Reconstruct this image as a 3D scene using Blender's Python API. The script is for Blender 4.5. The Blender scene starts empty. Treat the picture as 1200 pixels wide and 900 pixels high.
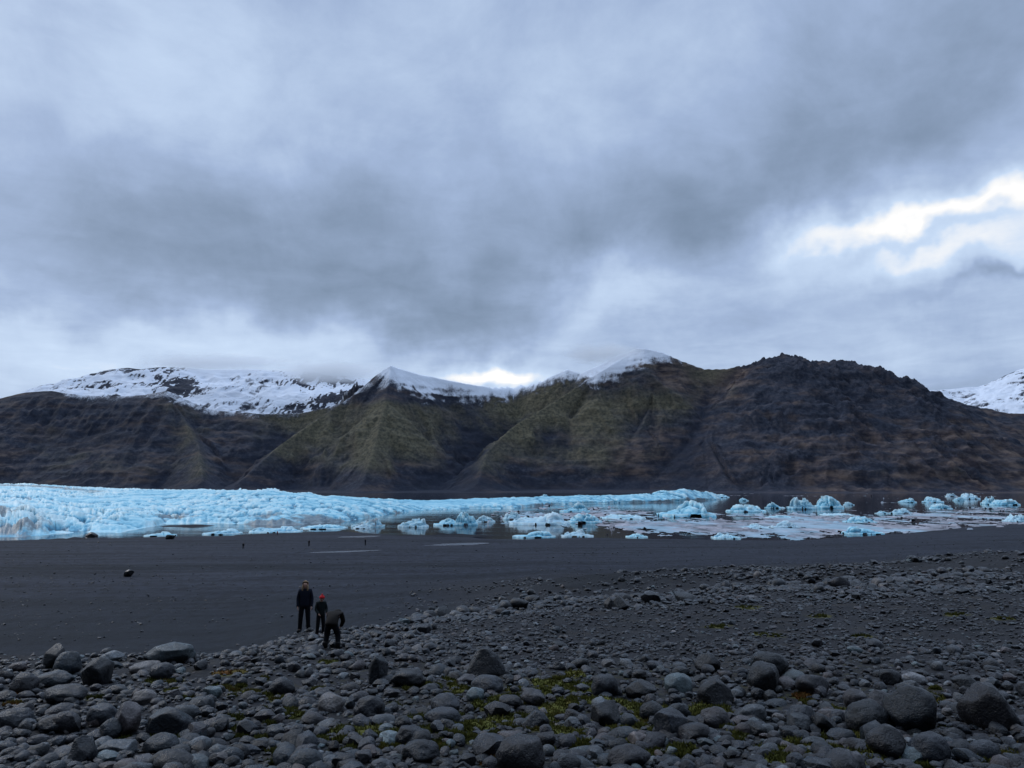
import bpy, math, random
import numpy as np
from mathutils import Vector

# ------------------------------------------------------------------ camera, world, sun, exposure
scene = bpy.context.scene
F = 873.0                       # focal length in photograph pixels (1200 px wide)
PITCH = math.radians(7.70)
EYE = np.array((0.0, 0.0, 22.0))        # lake level is z = 0
cd = bpy.data.cameras.new('camera')
cam = bpy.data.objects.new('camera', cd)
scene.collection.objects.link(cam)
cam.location = EYE
cam.rotation_euler = (math.pi / 2 + PITCH, 0, 0)
cd.sensor_width = 36.0
cd.lens = 36.0 * F / 1200.0
cd.clip_start = 0.1
cd.clip_end = 60000.0
scene.camera = cam
scene.view_settings.view_transform = 'Standard'
scene.view_settings.look = 'None'
scene.view_settings.gamma = 1.0
scene.view_settings.exposure = 0.0
scene.cycles.max_bounces = 6
scene.cycles.volume_bounces = 3
scene.cycles.use_denoising = True

SUN_AZ, SUN_EL = -58.0, 36.0            # degrees: right of the view axis, above the horizon
sl = bpy.data.lights.new('sun', 'SUN')
sl.energy = 0.85
sl.angle = math.radians(18)
sl.color = (1.0, 0.98, 0.96)
sun = bpy.data.objects.new('sun', sl)
scene.collection.objects.link(sun)
a_, e_ = math.radians(SUN_AZ), math.radians(SUN_EL)
sd = Vector((math.sin(a_) * math.cos(e_), math.cos(a_) * math.cos(e_), math.sin(e_)))
sun.rotation_euler = sd.to_track_quat('Z', 'Y').to_euler()


def ray(px, py):
    """Direction of a photograph pixel, scaled to unit depth along +Y."""
    c, s = math.cos(PITCH), math.sin(PITCH)
    u = 450.0 - py
    d = np.array((px - 600.0, F * c - u * s, F * s + u * c), dtype=float)
    return d / d[1]


def world_at(px, py, depth):
    return EYE + ray(px, py) * depth


class NT:
    """Small node-tree writer."""
    def __init__(self, tree):
        self.t = tree
        tree.nodes.clear()

    def n(self, typ, **kw):
        nd = self.t.nodes.new(typ)
        for k, v in kw.items():
            setattr(nd, k, v)
        return nd

    def link(self, a, b):
        self.t.links.new(a, b)

    def put(self, sock, v):
        if hasattr(v, 'is_output'):
            self.link(v, sock)
        else:
            sock.default_value = v

    def m(self, op, a, b=0.0, c=0.0, clamp=False):
        nd = self.n('ShaderNodeMath', operation=op, use_clamp=clamp)
        for i, v in enumerate((a, b, c)):
            self.put(nd.inputs[i], v)
        return nd.outputs[0]

    def vm(self, op, a, b=(0, 0, 0), scale=None):
        nd = self.n('ShaderNodeVectorMath', operation=op)
        self.put(nd.inputs[0], a)
        self.put(nd.inputs[1], b)
        if scale is not None:
            self.put(nd.inputs[3], scale)
        return nd.outputs[0]

    def noise(self, vec, scale, detail=4, rough=0.5, dist=0.0, dim='3D'):
        nd = self.n('ShaderNodeTexNoise', noise_dimensions=dim)
        self.put(nd.inputs['Vector'], vec)
        nd.inputs['Scale'].default_value = scale
        nd.inputs['Detail'].default_value = detail
        nd.inputs['Roughness'].default_value = rough
        nd.inputs['Distortion'].default_value = dist
        return nd

    def ramp(self, fac, stops, interp='LINEAR'):
        nd = self.n('ShaderNodeValToRGB')
        nd.color_ramp.interpolation = interp
        el = nd.color_ramp.elements
        while len(el) < len(stops):
            el.new(0.5)
        for e, (p, c) in zip(el, stops):
            e.position = p
            e.color = (*c, 1.0) if len(c) == 3 else c
        self.put(nd.inputs[0], fac)
        return nd.outputs[0]

    def mix(self, fac, a, b, blend='MIX'):
        nd = self.n('ShaderNodeMix', data_type='RGBA', blend_type=blend)
        self.put(nd.inputs[0], fac)
        for i, v in ((6, a), (7, b)):
            if hasattr(v, 'is_output'):
                self.link(v, nd.inputs[i])
            else:
                nd.inputs[i].default_value = (*v, 1.0)
        return nd.outputs[2]

    def mapr(self, v, a, b, c=0.0, d=1.0, smooth=True):
        nd = self.n('ShaderNodeMapRange', interpolation_type='SMOOTHSTEP' if smooth else 'LINEAR')
        self.put(nd.inputs[0], v)
        for i, q in enumerate((a, b, c, d)):
            nd.inputs[i + 1].default_value = q
        return nd.outputs[0]

    def attr(self, name):
        nd = self.n('ShaderNodeAttribute', attribute_name=name)
        return nd.outputs['Fac']

    def bump(self, height, strength=0.5, distance=0.1, normal=None):
        nd = self.n('ShaderNodeBump')
        nd.inputs['Strength'].default_value = strength
        nd.inputs['Distance'].default_value = distance
        self.put(nd.inputs['Height'], height)
        if normal is not None:
            self.link(normal, nd.inputs['Normal'])
        return nd.outputs[0]


# ---- sky: a Nishita sky above a broken, layered overcast deck
world = bpy.data.worlds.new('World')
scene.world = world
world.use_nodes = True
W = NT(world.node_tree)
sky = W.n('ShaderNodeTexSky', sky_type='NISHITA')
sky.sun_disc = False
sky.sun_elevation = math.radians(SUN_EL)
sky.sun_rotation = math.radians(SUN_AZ)
bg_sky = W.n('ShaderNodeBackground')
W.link(sky.outputs[0], bg_sky.inputs[0])
bg_sky.inputs[1].default_value = 0.1
tc = W.n('ShaderNodeTexCoord')
D = tc.outputs['Generated']
w1 = W.noise(D, 3.2, 5, 0.55).outputs['Color']
w2 = W.noise(D, 11.0, 4, 0.55).outputs['Color']
wv = W.vm('ADD', W.vm('MULTIPLY', W.vm('SUBTRACT', w1, (.5, .5, .5)), (.20, .20, .15)),
          W.vm('MULTIPLY', W.vm('SUBTRACT', w2, (.5, .5, .5)), (.14, .14, .10)))
sx = W.n('ShaderNodeSeparateXYZ')
W.link(W.vm('ADD', D, wv), sx.inputs[0])
az = W.m('ARCTAN2', sx.outputs[0], sx.outputs[1])
el = W.m('ARCTAN2', sx.outputs[2], W.m('SQRT', W.m('ADD', W.m('POWER', sx.outputs[0], 2.0), W.m('POWER', sx.outputs[1], 2.0))))


def azel(px, py):
    d = ray(px, py)
    return math.atan2(d[0], d[1]), math.atan2(d[2], math.hypot(d[0], d[1]))


# clumps and gaps of the deck: (x, y in the photograph, half widths, tilt, amount)
CLOUDS = [
    (120, 60, 260, 110, 0, .05), (400, 120, 200, 100, 0, .06), (60, 240, 160, 70, 0, -.03), (640, 110, 190, 90, -8, -.03),
    (960, 165, 330, 60, 16, -.14), (560, 235, 330, 60, 6, -.10), (330, 300, 270, 52, -4, -.10), (1050, 60, 220, 70, 0, -.12),
    (540, 368, 170, 30, -8, -.20), (280, 300, 160, 60, -6, -.06), (400, 255, 260, 40, 0, -.07), (300, 345, 220, 30, 0, -.08), (760, 255, 170, 55, 10, -.12),
    (40, 330, 90, 26, 0, .06), (30, 362, 60, 16, 0, -.10), (70, 420, 190, 44, 0, .20), (330, 415, 190, 24, 0, .16),
    (580, 439, 38, 11, 0, .37), (540, 436, 90, 14, 0, .14), (690, 350, 80, 26, 40, .17), (760, 352, 50, 22, 0, .17), (650, 330, 30, 14, 30, .10),
    (940, 350, 120, 34, 10, -.10), (1060, 280, 200, 66, 8, .19), (1120, 243, 95, 15, 9, .19), (1060, 262, 50, 14, 8, .12), (1110, 270, 90, 9, 8, -.13),
    (1095, 296, 60, 17, 8, .20), (1010, 264, 50, 15, 10, .12), (1190, 235, 70, 22, 0, .20), (1190, 295, 60, 22, 0, .14), (955, 285, 36, 30, 30, .16),
    (1165, 332, 62, 10, 6, -.30), (1080, 375, 150, 36, 0, -.03), (900, 415, 180, 26, 0, .07), (1150, 435, 120, 20, 0, .06),
    (850, 235, 70, 20, 20, -.05), (200, 130, 100, 40, 0, .05), (880, 310, 70, 40, 0, -.05),
]
tot = None
for (px, py, rx, ry, tilt, amt) in CLOUDS:
    amt = amt * .74 if amt < 0 else amt
    a0, e0 = azel(px, py)
    a1 = abs(azel(px + rx, py)[0] - azel(px - rx, py)[0]) / 2
    e1 = abs(azel(px, py - ry)[1] - azel(px, py + ry)[1]) / 2
    ct, st = math.cos(math.radians(tilt)), math.sin(math.radians(tilt))
    da = W.m('SUBTRACT', az, a0)
    de = W.m('SUBTRACT', el, e0)
    p = W.m('MULTIPLY_ADD', da, ct / a1, W.m('MULTIPLY', de, st / a1))
    q = W.m('MULTIPLY_ADD', de, ct / e1, W.m('MULTIPLY', da, -st / e1))
    r2 = W.m('ADD', W.m('MULTIPLY', p, p), W.m('MULTIPLY', q, q))
    g = W.m('MULTIPLY', W.m('EXPONENT', W.m('MULTIPLY', r2, -0.7)), amt)
    tot = g if tot is None else W.m('ADD', tot, g)
so = W.n('ShaderNodeSeparateXYZ')
W.link(D, so.inputs[0])
zc = W.m('ADD', W.m('MAXIMUM', so.outputs[2], 0.0), 0.10)
pl = W.n('ShaderNodeCombineXYZ')
W.put(pl.inputs[0], W.m('DIVIDE', so.outputs[0], zc))
W.put(pl.inputs[1], W.m('DIVIDE', so.outputs[1], zc))
d1 = W.noise(pl.outputs[0], 0.9, 9, 0.56, 0.25).outputs['Fac']
d2 = W.noise(pl.outputs[0], 3.4, 7, 0.6, 0.35).outputs['Fac']
d3 = W.noise(D, 5.0, 8, 0.6, 0.3).outputs['Fac']
det = W.m('ADD', W.m('MULTIPLY', W.m('SUBTRACT', d1, .5), .26), W.m('ADD', W.m('MULTIPLY', W.m('SUBTRACT', d2, .5), .22), W.m('MULTIPLY', W.m('SUBTRACT', d3, .5), .40)))
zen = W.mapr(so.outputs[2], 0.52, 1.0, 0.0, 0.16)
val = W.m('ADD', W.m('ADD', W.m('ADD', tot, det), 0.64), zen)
val = W.m('SUBTRACT', val, W.m('MULTIPLY', W.m('MAXIMUM', W.m('SUBTRACT', val, .76), 0.0), .26))
ccol = W.ramp(val, [(0.05, (.105, .148, .215)), (0.30, (.174, .240, .342)), (0.46, (.260, .345, .495)), (0.62, (.370, .480, .695)),
                    (0.84, (.60, .74, .95)), (0.98, (1.0, 1.0, 1.0)), (1.0, (1.05, 1.05, 1.05))])
bg_cl = W.n('ShaderNodeBackground')
W.link(ccol, bg_cl.inputs[0])
# unseen sky shaped for contrast: boosted overhead, dimmed behind the view
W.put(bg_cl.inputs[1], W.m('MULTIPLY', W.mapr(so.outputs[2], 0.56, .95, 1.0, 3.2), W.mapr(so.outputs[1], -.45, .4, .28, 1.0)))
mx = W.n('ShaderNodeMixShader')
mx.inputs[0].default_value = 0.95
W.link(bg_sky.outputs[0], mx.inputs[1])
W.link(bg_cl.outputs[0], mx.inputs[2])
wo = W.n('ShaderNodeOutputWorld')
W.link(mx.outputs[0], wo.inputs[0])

# ------------------------------------------------------------------ helpers
rng = np.random.default_rng(11)
random.seed(5)
COL = scene.collection
_P = np.random.default_rng(3)
_G2 = _P.normal(size=(256, 256, 2)); _G2 /= np.linalg.norm(_G2, axis=2, keepdims=True)
_PERM = np.concatenate([_P.permutation(256)] * 3)
_G3 = _P.normal(size=(256, 3)); _G3 /= np.linalg.norm(_G3, axis=1, keepdims=True)


def perlin2(x, y):
    xi = np.floor(x).astype(int); yi = np.floor(y).astype(int)
    fx, fy = x - xi, y - yi
    u = fx * fx * fx * (fx * (fx * 6 - 15) + 10); v = fy * fy * fy * (fy * (fy * 6 - 15) + 10)

    def g(i, j):
        q = _G2[(xi + i) & 255, (yi + j) & 255]
        return q[..., 0] * (fx - i) + q[..., 1] * (fy - j)
    a = g(0, 0) * (1 - u) + g(1, 0) * u
    b = g(0, 1) * (1 - u) + g(1, 1) * u
    return (a * (1 - v) + b * v) * 1.5


def fbm2(x, y, octv=5, gain=0.5, lac=2.03, ridged=False):
    s = np.zeros(np.broadcast(x, y).shape); amp = 1.0; n = 0.0
    for k in range(octv):
        p = perlin2(x + 17.3 * k, y - 9.1 * k)
        if ridged:
            p = 1 - 2 * np.abs(p)
        s += amp * p; n += amp; amp *= gain; x = x * lac; y = y * lac
    return s / n


def perlin3(p):
    i = np.floor(p).astype(int); f = p - i
    w = f * f * f * (f * (f * 6 - 15) + 10)
    out = 0
    for a in (0, 1):
        for b in (0, 1):
            for c in (0, 1):
                h = _PERM[_PERM[_PERM[(i[:, 0] + a) & 255] + ((i[:, 1] + b) & 255)] + ((i[:, 2] + c) & 255)]
                g = (_G3[h] * (f - np.array((a, b, c)))).sum(1)
                ww = (w[:, 0] if a else 1 - w[:, 0]) * (w[:, 1] if b else 1 - w[:, 1]) * (w[:, 2] if c else 1 - w[:, 2])
                out = out + g * ww
    return out * 1.5


_J = _P.random((256, 256, 3))


def worley(x, y):
    """F1, F2 and a random value per cell."""
    xi = np.floor(x).astype(int); yi = np.floor(y).astype(int)
    f1 = np.full(x.shape, 9.0); f2 = np.full(x.shape, 9.0); cid = np.zeros(x.shape)
    for i in (-1, 0, 1):
        for j in (-1, 0, 1):
            q = _J[(xi + i) & 255, (yi + j) & 255]
            d = np.hypot(xi + i + q[..., 0] - x, yi + j + q[..., 1] - y)
            n = d < f1
            f2 = np.where(n, f1, np.minimum(f2, d)); cid = np.where(n, q[..., 2], cid); f1 = np.where(n, d, f1)
    return f1, f2, cid


def sstep(x, a, b):
    t = np.clip((x - a) / (b - a), 0, 1)
    return t * t * (3 - 2 * t)


def mesh_np(name, verts, faces, attrs=None, smooth=True, mats=None, mat_idx=None):
    """faces: (n,k) array with equal k."""
    verts = np.asarray(verts, np.float32); faces = np.asarray(faces, np.int32)
    me = bpy.data.meshes.new(name)
    nf, k = faces.shape
    me.vertices.add(len(verts)); me.vertices.foreach_set('co', verts.ravel())
    me.loops.add(nf * k); me.loops.foreach_set('vertex_index', faces.ravel())
    me.polygons.add(nf); me.polygons.foreach_set('loop_start', np.arange(0, nf * k, k, dtype=np.int32))
    me.update(calc_edges=True)
    if smooth:
        me.shade_smooth()
    for an, arr in (attrs or {}).items():
        at = me.attributes.new(an, 'FLOAT', 'POINT')
        at.data.foreach_set('value', np.asarray(arr, np.float32).ravel())
    for mt in (mats or []):
        me.materials.append(mt)
    return me


def link(name, me, label=None, cat=None, group=None, kind=None, parent=None):
    o = bpy.data.objects.new(name, me)
    COL.objects.link(o)
    if parent is not None:
        o.parent = parent
    for k, v in (('label', label), ('category', cat), ('group', group), ('kind', kind)):
        if v:
            o[k] = v
    return o


def grid_faces(nr, nc):
    i = np.arange(nr * nc).reshape(nr, nc)
    return np.stack((i[:-1, :-1], i[:-1, 1:], i[1:, 1:], i[1:, :-1]), -1).reshape(-1, 4)


_ICO = {}


def ico(sub):
    if sub not in _ICO:
        import bmesh
        bm = bmesh.new()
        bmesh.ops.create_icosphere(bm, subdivisions=sub, radius=1.0)
        bm.verts.ensure_lookup_table()
        v = np.array([q.co[:] for q in bm.verts]); f = np.array([[q.index for q in p.verts] for p in bm.faces])
        bm.free()
        _ICO[sub] = (v, f)
    return _ICO[sub]


def mat(name):
    m = bpy.data.materials.new(name)
    m.use_nodes = True
    T = NT(m.node_tree)
    b = T.n('ShaderNodeBsdfPrincipled')
    o = T.n('ShaderNodeOutputMaterial')
    T.link(b.outputs[0], o.inputs[0])
    g = T.n('ShaderNodeNewGeometry')
    return m, T, b, g


# ------------------------------------------------------------------ ground shape
_PXC = np.array([-600, 0, 250, 370, 500, 680, 900, 1200, 1800], float)
_DD = np.array([0, 4, 7, 10, 17, 22, 27, 40, 50, 60, 75, 100, 140, 200], float)
_DROP = np.array([
    [1.6, 2.02, 2.52, 2.9, 3.72, 6.0, 8.6, 13.0, 14.6, 15.4, 16.0, 16.8, 17.8, 19.3],
    [1.6, 2.02, 2.52, 2.9, 3.72, 6.0, 8.6, 13.0, 14.6, 15.4, 16.0, 16.8, 17.8, 19.3],
    [1.6, 2.02, 2.52, 2.9, 3.70, 4.9, 6.9, 11.2, 13.4, 14.5, 15.5, 16.6, 17.7, 19.3],
    [1.6, 2.02, 2.52, 2.9, 3.72, 4.4, 5.1, 8.2, 10.4, 12.2, 14.2, 15.9, 17.5, 19.2],
    [1.6, 2.02, 2.52, 2.9, 3.70, 4.35, 4.95, 7.0, 8.7, 10.4, 12.6, 15.0, 17.2, 19.1],
    [1.6, 2.02, 2.52, 2.88, 3.62, 4.15, 4.6, 6.2, 7.3, 8.5, 10.2, 12.8, 15.8, 18.5],
    [1.6, 2.02, 2.5, 2.85, 3.52, 3.95, 4.3, 5.8, 6.85, 7.8, 9.0, 11.0, 14.6, 17.7],
    [1.6, 2.02, 2.5, 2.8, 3.42, 3.75, 4.0, 5.1, 5.85, 6.45, 7.2, 8.9, 12.4, 16.4],
    [1.6, 2.02, 2.5, 2.8, 3.42, 3.75, 4.0, 5.1, 5.85, 6.45, 7.2, 8.9, 12.4, 16.4]])
_SHP = np.array([-600, 0, 150, 250, 400, 480, 600, 700, 850, 930, 1000, 1060, 1130, 1200, 1500, 1900], float)
_SHD = np.array([300, 300, 315, 330, 362, 332, 310, 316, 306, 302, 325, 352, 400, 440, 520, 560], float)
POOLS = []      # (x, y, rx, ry, level)
BARS = []       # low bars of ground standing out of the lake


def shore_depth(px):
    return np.interp(px, _SHP, _SHD)


def ground_base(x, y):
    x = np.asarray(x, float); y = np.asarray(y, float)
    d = np.hypot(x, y) * np.where(y > 0, 1, 0) + np.where(y > 0, 0, np.hypot(x, y) * 0.3)
    a = np.clip(np.arctan2(x, np.maximum(y, 0.02)), -0.95, 0.95)
    px = 600 + F * np.tan(a)
    d = d * np.cos(a)
    j = np.clip(np.searchsorted(_PXC, px) - 1, 0, len(_PXC) - 2)
    t = np.clip((px - _PXC[j]) / (_PXC[j + 1] - _PXC[j]), 0, 1); t = t * t * (3 - 2 * t)
    k = np.clip(np.searchsorted(_DD, d) - 1, 0, len(_DD) - 2)
    u = np.clip((d - _DD[k]) / (_DD[k + 1] - _DD[k]), 0, 1)
    lo = _DROP[j, k] * (1 - u) + _DROP[j, k + 1] * u
    hi = _DROP[j + 1, k] * (1 - u) + _DROP[j + 1, k + 1] * u
    drop = lo * (1 - t) + hi * t
    sh = shore_depth(px)
    f = np.clip((d - 200) / (sh - 200), 0, None)
    far = drop + (22.0 - drop) * f
    far = np.where(f > 1, np.minimum(22 + 0.03 * (d - sh), 27.0), far)
    return EYE[2] - np.where(d > 200, far, drop), d, px


def ground_z(x, y):
    z, d, px = ground_base(x, y)
    x = np.asarray(x, float); y = np.asarray(y, float)
    near = sstep(d, 3, 9) * (1 - sstep(d, 25, 60))
    z = z + near * 0.16 * fbm2(x * 0.35, y * 0.35, 4)
    z = z + 0.035 * (1 - sstep(d, 18, 40)) * fbm2(x * 2.1 + 5, y * 2.1, 4)
    rock = sstep(px, 520, 660) * sstep(d, 30, 55) * (1 - sstep(d, 110, 150))
    z = z + rock * (1.5 * fbm2(x * 0.05, y * 0.06, 4, 0.55) + 1.1 * np.exp(-((px - 760) / 130) ** 2 - ((d - 88) / 12) ** 2))
    bas = sstep(d, 50, 90) * (1 - sstep(d, 240, 310))
    z = z + bas * (0.75 * fbm2(x * 0.008 + 3, y * 0.035, 4) + 0.16 * fbm2(x * 0.05, y * 0.16, 4))
    shr = sstep(d, 240, 290) * (1 - sstep(d, 330, 480))
    z = z + shr * 0.22 * fbm2(x * 0.03, y * 0.05 + 7, 4)
    for (cx, cy, rx, ry) in BARS:
        q = ((x - cx) / rx) ** 2 + ((y - cy) / ry) ** 2 + 0.5 * fbm2(x * 0.06, y * 0.06, 3)
        z = np.maximum(z, .7 - 1.6 * q)
    for (cx, cy, rx, ry, lv) in POOLS:
        q = ((x - cx) / rx) ** 2 + ((y - cy - .5 * (x - cx)) / ry) ** 2 + 1.3 * fbm2(x * 0.09, y * 0.22, 4)
        z = z + (lv - 0.25 - z) * (1 - sstep(q, 0.75, 1.25))
    return z


def hit(px, py):
    """Where the ray through a photograph pixel meets the ground."""
    r = ray(px, py)
    t = np.geomspace(3.0, 900, 5000)
    P = EYE[None] + r[None] * t[:, None]
    g = ground_z(P[:, 0], P[:, 1])
    b = np.nonzero(P[:, 2] <= g)[0]
    i = b[0] if len(b) else len(t) - 1
    return P[i, 0], P[i, 1], g[i]


for (px, py, w, ry) in ((222, 616.5, 44, 16), (520, 628, 80, 5), (90, 632, 60, 3)):
    r = ray(px, py); d = -22.0 / r[2]
    BARS.append((r[0] * d, d, w * d / F, ry))
for (px, py, w) in ((418, 629, 18), (385, 647, 40), (530, 638, 30)):
    r = ray(px, py); x, y, z = hit(px, py)
    POOLS.append((x, y, w * y / F, 4.0 if py < 640 else 1.9, float(z)))

# where moss grows between the stones: x, y, width in photograph pixels, tone
PATCH = [(430, 858, 34, .5), (455, 864, 30, .4), (560, 852, 36, .5), (525, 848, 30, .4), (540, 866, 26, .3), (640, 802, 30, .5), (650, 832, 34, .55), (655, 858, 30, .4), (665, 812, 26, .4), (720, 856, 24, .6),
         (770, 836, 36, .5), (700, 822, 28, .45), (735, 872, 30, .4), (690, 806, 26, .4), (780, 834, 22, .6), (820, 832, 26, .4), (860, 862, 22, .4), (800, 878, 26, .35), (760, 884, 24, .3),
         (930, 885, 36, .4), (960, 878, 36, .45), (1000, 886, 34, .35), (985, 870, 30, .5), (1090, 890, 26, .3), (1150, 882, 36, .5), (1170, 872, 24, .95), (1185, 886, 24, .6), (8, 818, 26, 1.0), (18, 826, 18, .85),
         (940, 817, 18, 1.0), (948, 824, 16, .6), (1085, 815, 20, .55), (1095, 822, 18, .6), (385, 777, 20, .45), (205, 810, 18, .5), (247, 808, 14, .5), (295, 812, 16, .6), (270, 790, 30, .85), (345, 838, 18, .4),
         (300, 870, 16, .3), (570, 868, 22, .4), (590, 820, 28, .45), (505, 806, 20, .4), (525, 816, 22, .4), (610, 845, 24, .35), (750, 852, 20, .5), (990, 838, 14, .5), (680, 872, 26, .4), (480, 868, 22, .5),
         (480, 880, 18, .55), (330, 885, 16, .3), (180, 866, 14, .3), (900, 880, 24, .3), (1050, 880, 16, .3), (575, 895, 20, 1.0), (585, 889, 14, .9), (375, 868, 20, .35), (875, 712, 26, .3), (960, 722, 20, .3), (1010, 745, 20, .25),
         (900, 745, 30, .25), (1120, 720, 20, .25), (840, 735, 24, .25), (1175, 725, 20, .35)]
for (px, py, w, t) in list(PATCH):
    if py > 780 and 150 < px < 1150 and t < .8:
        for q in range(3):
            PATCH.append((px + rng.uniform(-38, 38), py + rng.uniform(-11, 11), w * rng.uniform(.5, 1.0), float(np.clip(t + rng.normal(0, .12), .1, .7))))
for q in range(34):
    px, py = rng.uniform(90, 1170), rng.uniform(792, 895)
    PATCH.append((px, py, rng.uniform(8, 20), float(np.clip(rng.normal(.38, .15), .1, .9))))
MOSS_W = []
for (px, py, w, t) in PATCH:
    q = hit(px, py)
    MOSS_W.append((q[0], q[1], w * q[1] / F / 2))


# polar sheet, fine where the view looks, one mesh out past the mountains
fa = np.radians(np.linspace(-44, 44, 900))
ba = np.radians(np.linspace(44, 316, 110))[1:-1]
ang = np.concatenate((fa, ba, [fa[0] + 2 * np.pi]))
rad = np.concatenate((np.linspace(0.3, 3, 8), np.geomspace(3.2, 700, 560), np.geomspace(720, 30000, 26)))
A, R = np.meshgrid(ang, rad)
gx, gy = R * np.sin(A), R * np.cos(A)
gz = ground_z(gx, gy)
gz = np.where(R > 650, np.minimum(gz, -4.0), gz)
_, gd, gpx = ground_base(gx, gy)
wetm = sandw = sstep(gd, 40, 70) * (1 - sstep(gd, 85, 150)) * (1 - sstep(gpx, 350, 620))
mossm = np.zeros_like(gd)
for (cx, cy, r_) in MOSS_W:
    mossm = np.maximum(mossm, np.exp(-(((gx - cx) / (1.5 * r_)) ** 2 + ((gy - cy) / (1.7 * r_)) ** 2)) * (gd < 60))
mossm = np.maximum(mossm, .30 * sstep(gpx, 120, 420) * (1 - sstep(gpx, 980, 1160)) * sstep(gd, 4.5, 6) * (1 - sstep(gd, 14, 18)))
wetm = np.maximum(wetm, .95 * np.exp(-((gpx - 700) / 120) ** 2 - ((gd - 80) / 15) ** 2))
sandm = np.maximum(sstep(gd, 28, 60) * (1 - sstep(gpx, 420, 620)), sstep(gd, 105, 150))

m_ground, T, b, g = mat('black_gravel')
pos = g.outputs['Position']
sand = T.attr('sand')
n_big = T.noise(T.vm('MULTIPLY', pos, (0.004, 0.050, 0.03)), 1.0, 6, 0.6).outputs['Fac']
n_mid = T.noise(T.vm('MULTIPLY', pos, (0.5, 0.8, 0.5)), 1.0, 5, 0.65).outputs['Fac']
n_fine = T.noise(pos, 9.0, 4, 0.7).outputs['Fac']
vor = T.n('ShaderNodeTexVoronoi'); T.link(pos, vor.inputs['Vector']); vor.inputs['Scale'].default_value = 22.0
vor2 = T.n('ShaderNodeTexVoronoi'); T.link(pos, vor2.inputs['Vector']); vor2.inputs['Scale'].default_value = 4.0
gcol = T.ramp(T.m('ADD', T.m('MULTIPLY', n_mid, 0.5), T.m('MULTIPLY', n_fine, 0.5)),
              [(0.3, (.006, .007, .009)), (0.5, (.014, .015, .018)), (0.68, (.036, .037, .043))])
gcol = T.mix(T.m('MULTIPLY', vor.outputs['Color'], 0.40), gcol, (.040, .038, .040))
brown = T.noise(pos, 0.9, 4, 0.6).outputs['Fac']
gcol = T.mix(T.mapr(brown, .52, .72, 0, .55), gcol, (.040, .033, .024))
scol = T.ramp(n_big, [(0.34, (.006, .008, .011)), (0.45, (.011, .012, .016)), (0.53, (.022, .023, .029)), (0.60, (.013, .014, .019)), (0.7, (.026, .027, .034))])
scol = T.vm('SCALE', scol, scale=T.mapr(T.noise(T.vm('MULTIPLY', pos, (.9, .45, .5)), 1.0, 6, .75).outputs['Fac'], .36, .64, .45, 1.7))
n_row = T.noise(T.vm('MULTIPLY', pos, (.035, .33, .1)), 1.0, 5, .65).outputs['Fac']
scol = T.mix(T.mapr(n_row, .48, .66, 0, .6), scol, (.036, .037, .045))
scol = T.mix(T.m('MULTIPLY', T.attr('wet'), .65), scol, (.007, .010, .012))
scol = T.mix(T.mapr(n_fine, .5, .75, 0, .4), scol, (.040, .040, .046))
scol = T.mix(T.mapr(vor2.outputs['Distance'], .0, .22, .45, 0), scol, (.05, .05, .056))
mn_ = T.mapr(T.m('ADD', T.attr('moss'), T.m('MULTIPLY', T.m('SUBTRACT', T.noise(pos, 5.0, 5, .65).outputs['Fac'], .5), 1.4)), .30, .75, 0, .85)
gcol = T.mix(mn_, gcol, T.mix(n_fine, (.032, .034, .008), (.110, .102, .022)))
scol = T.vm('MULTIPLY', scol, (.84, .93, 1.08))
gcol = T.mix(T.m('MULTIPLY', T.attr('wet'), .7), gcol, (.006, .008, .011))
T.link(T.mix(sand, gcol, scol), b.inputs['Base Color'])
b.inputs['Roughness'].default_value = 0.85
b.inputs['Specular IOR Level'].default_value = 0.15
hb = T.m('ADD', T.m('MULTIPLY', vor.outputs['Distance'], -0.5), n_fine)
T.link(T.bump(T.m('ADD', hb, T.m('MULTIPLY', n_mid, 2.0)), 0.8, 0.06), b.inputs['Normal'])
gme = mesh_np('ground', np.stack((gx, gy, gz), -1).reshape(-1, 3), grid_faces(*gx.shape)[:, ::-1], {'sand': sandm, 'wet': wetm, 'moss': mossm}, mats=[m_ground])
link('ground', gme, kind='structure')

# ------------------------------------------------------------------ lake and meltwater pools
m_water, T, b, g = mat('lake_water')
pos = g.outputs['Position']
b.inputs['Base Color'].default_value = (.022, .022, .026, 1)
b.inputs['Roughness'].default_value = 0.06
b.inputs['IOR'].default_value = 1.33
wn = T.noise(T.vm('MULTIPLY', pos, (.5, 1.2, 1.0)), 0.9, 4, 0.6).outputs['Fac']
wn2 = T.noise(T.vm('MULTIPLY', pos, (.02, .08, 1.0)), 1.0, 3, 0.5).outputs['Fac']
T.link(T.bump(T.m('MULTIPLY', wn, T.mapr(wn2, .4, .65, .15, 1.0)), 0.12, 0.25), b.inputs['Normal'])
la = np.radians(np.linspace(-75, 75, 40)); lr = np.geomspace(120, 6000, 40)
A, R = np.meshgrid(la, lr)
lme = mesh_np('lake_water', np.stack((R * np.sin(A), R * np.cos(A), 0 * R), -1).reshape(-1, 3), grid_faces(*A.shape)[:, ::-1], mats=[m_water])
link('lake_water', lme, kind='structure')
m_pool, T, b, g = mat('pool_water')
b.inputs['Base Color'].default_value = (.05, .05, .06, 1)
b.inputs['Roughness'].default_value = 0.25
T.link(T.bump(T.noise(g.outputs['Position'], 2.0, 4, 0.6).outputs['Fac'], 0.5, 0.15), b.inputs['Normal'])
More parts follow.
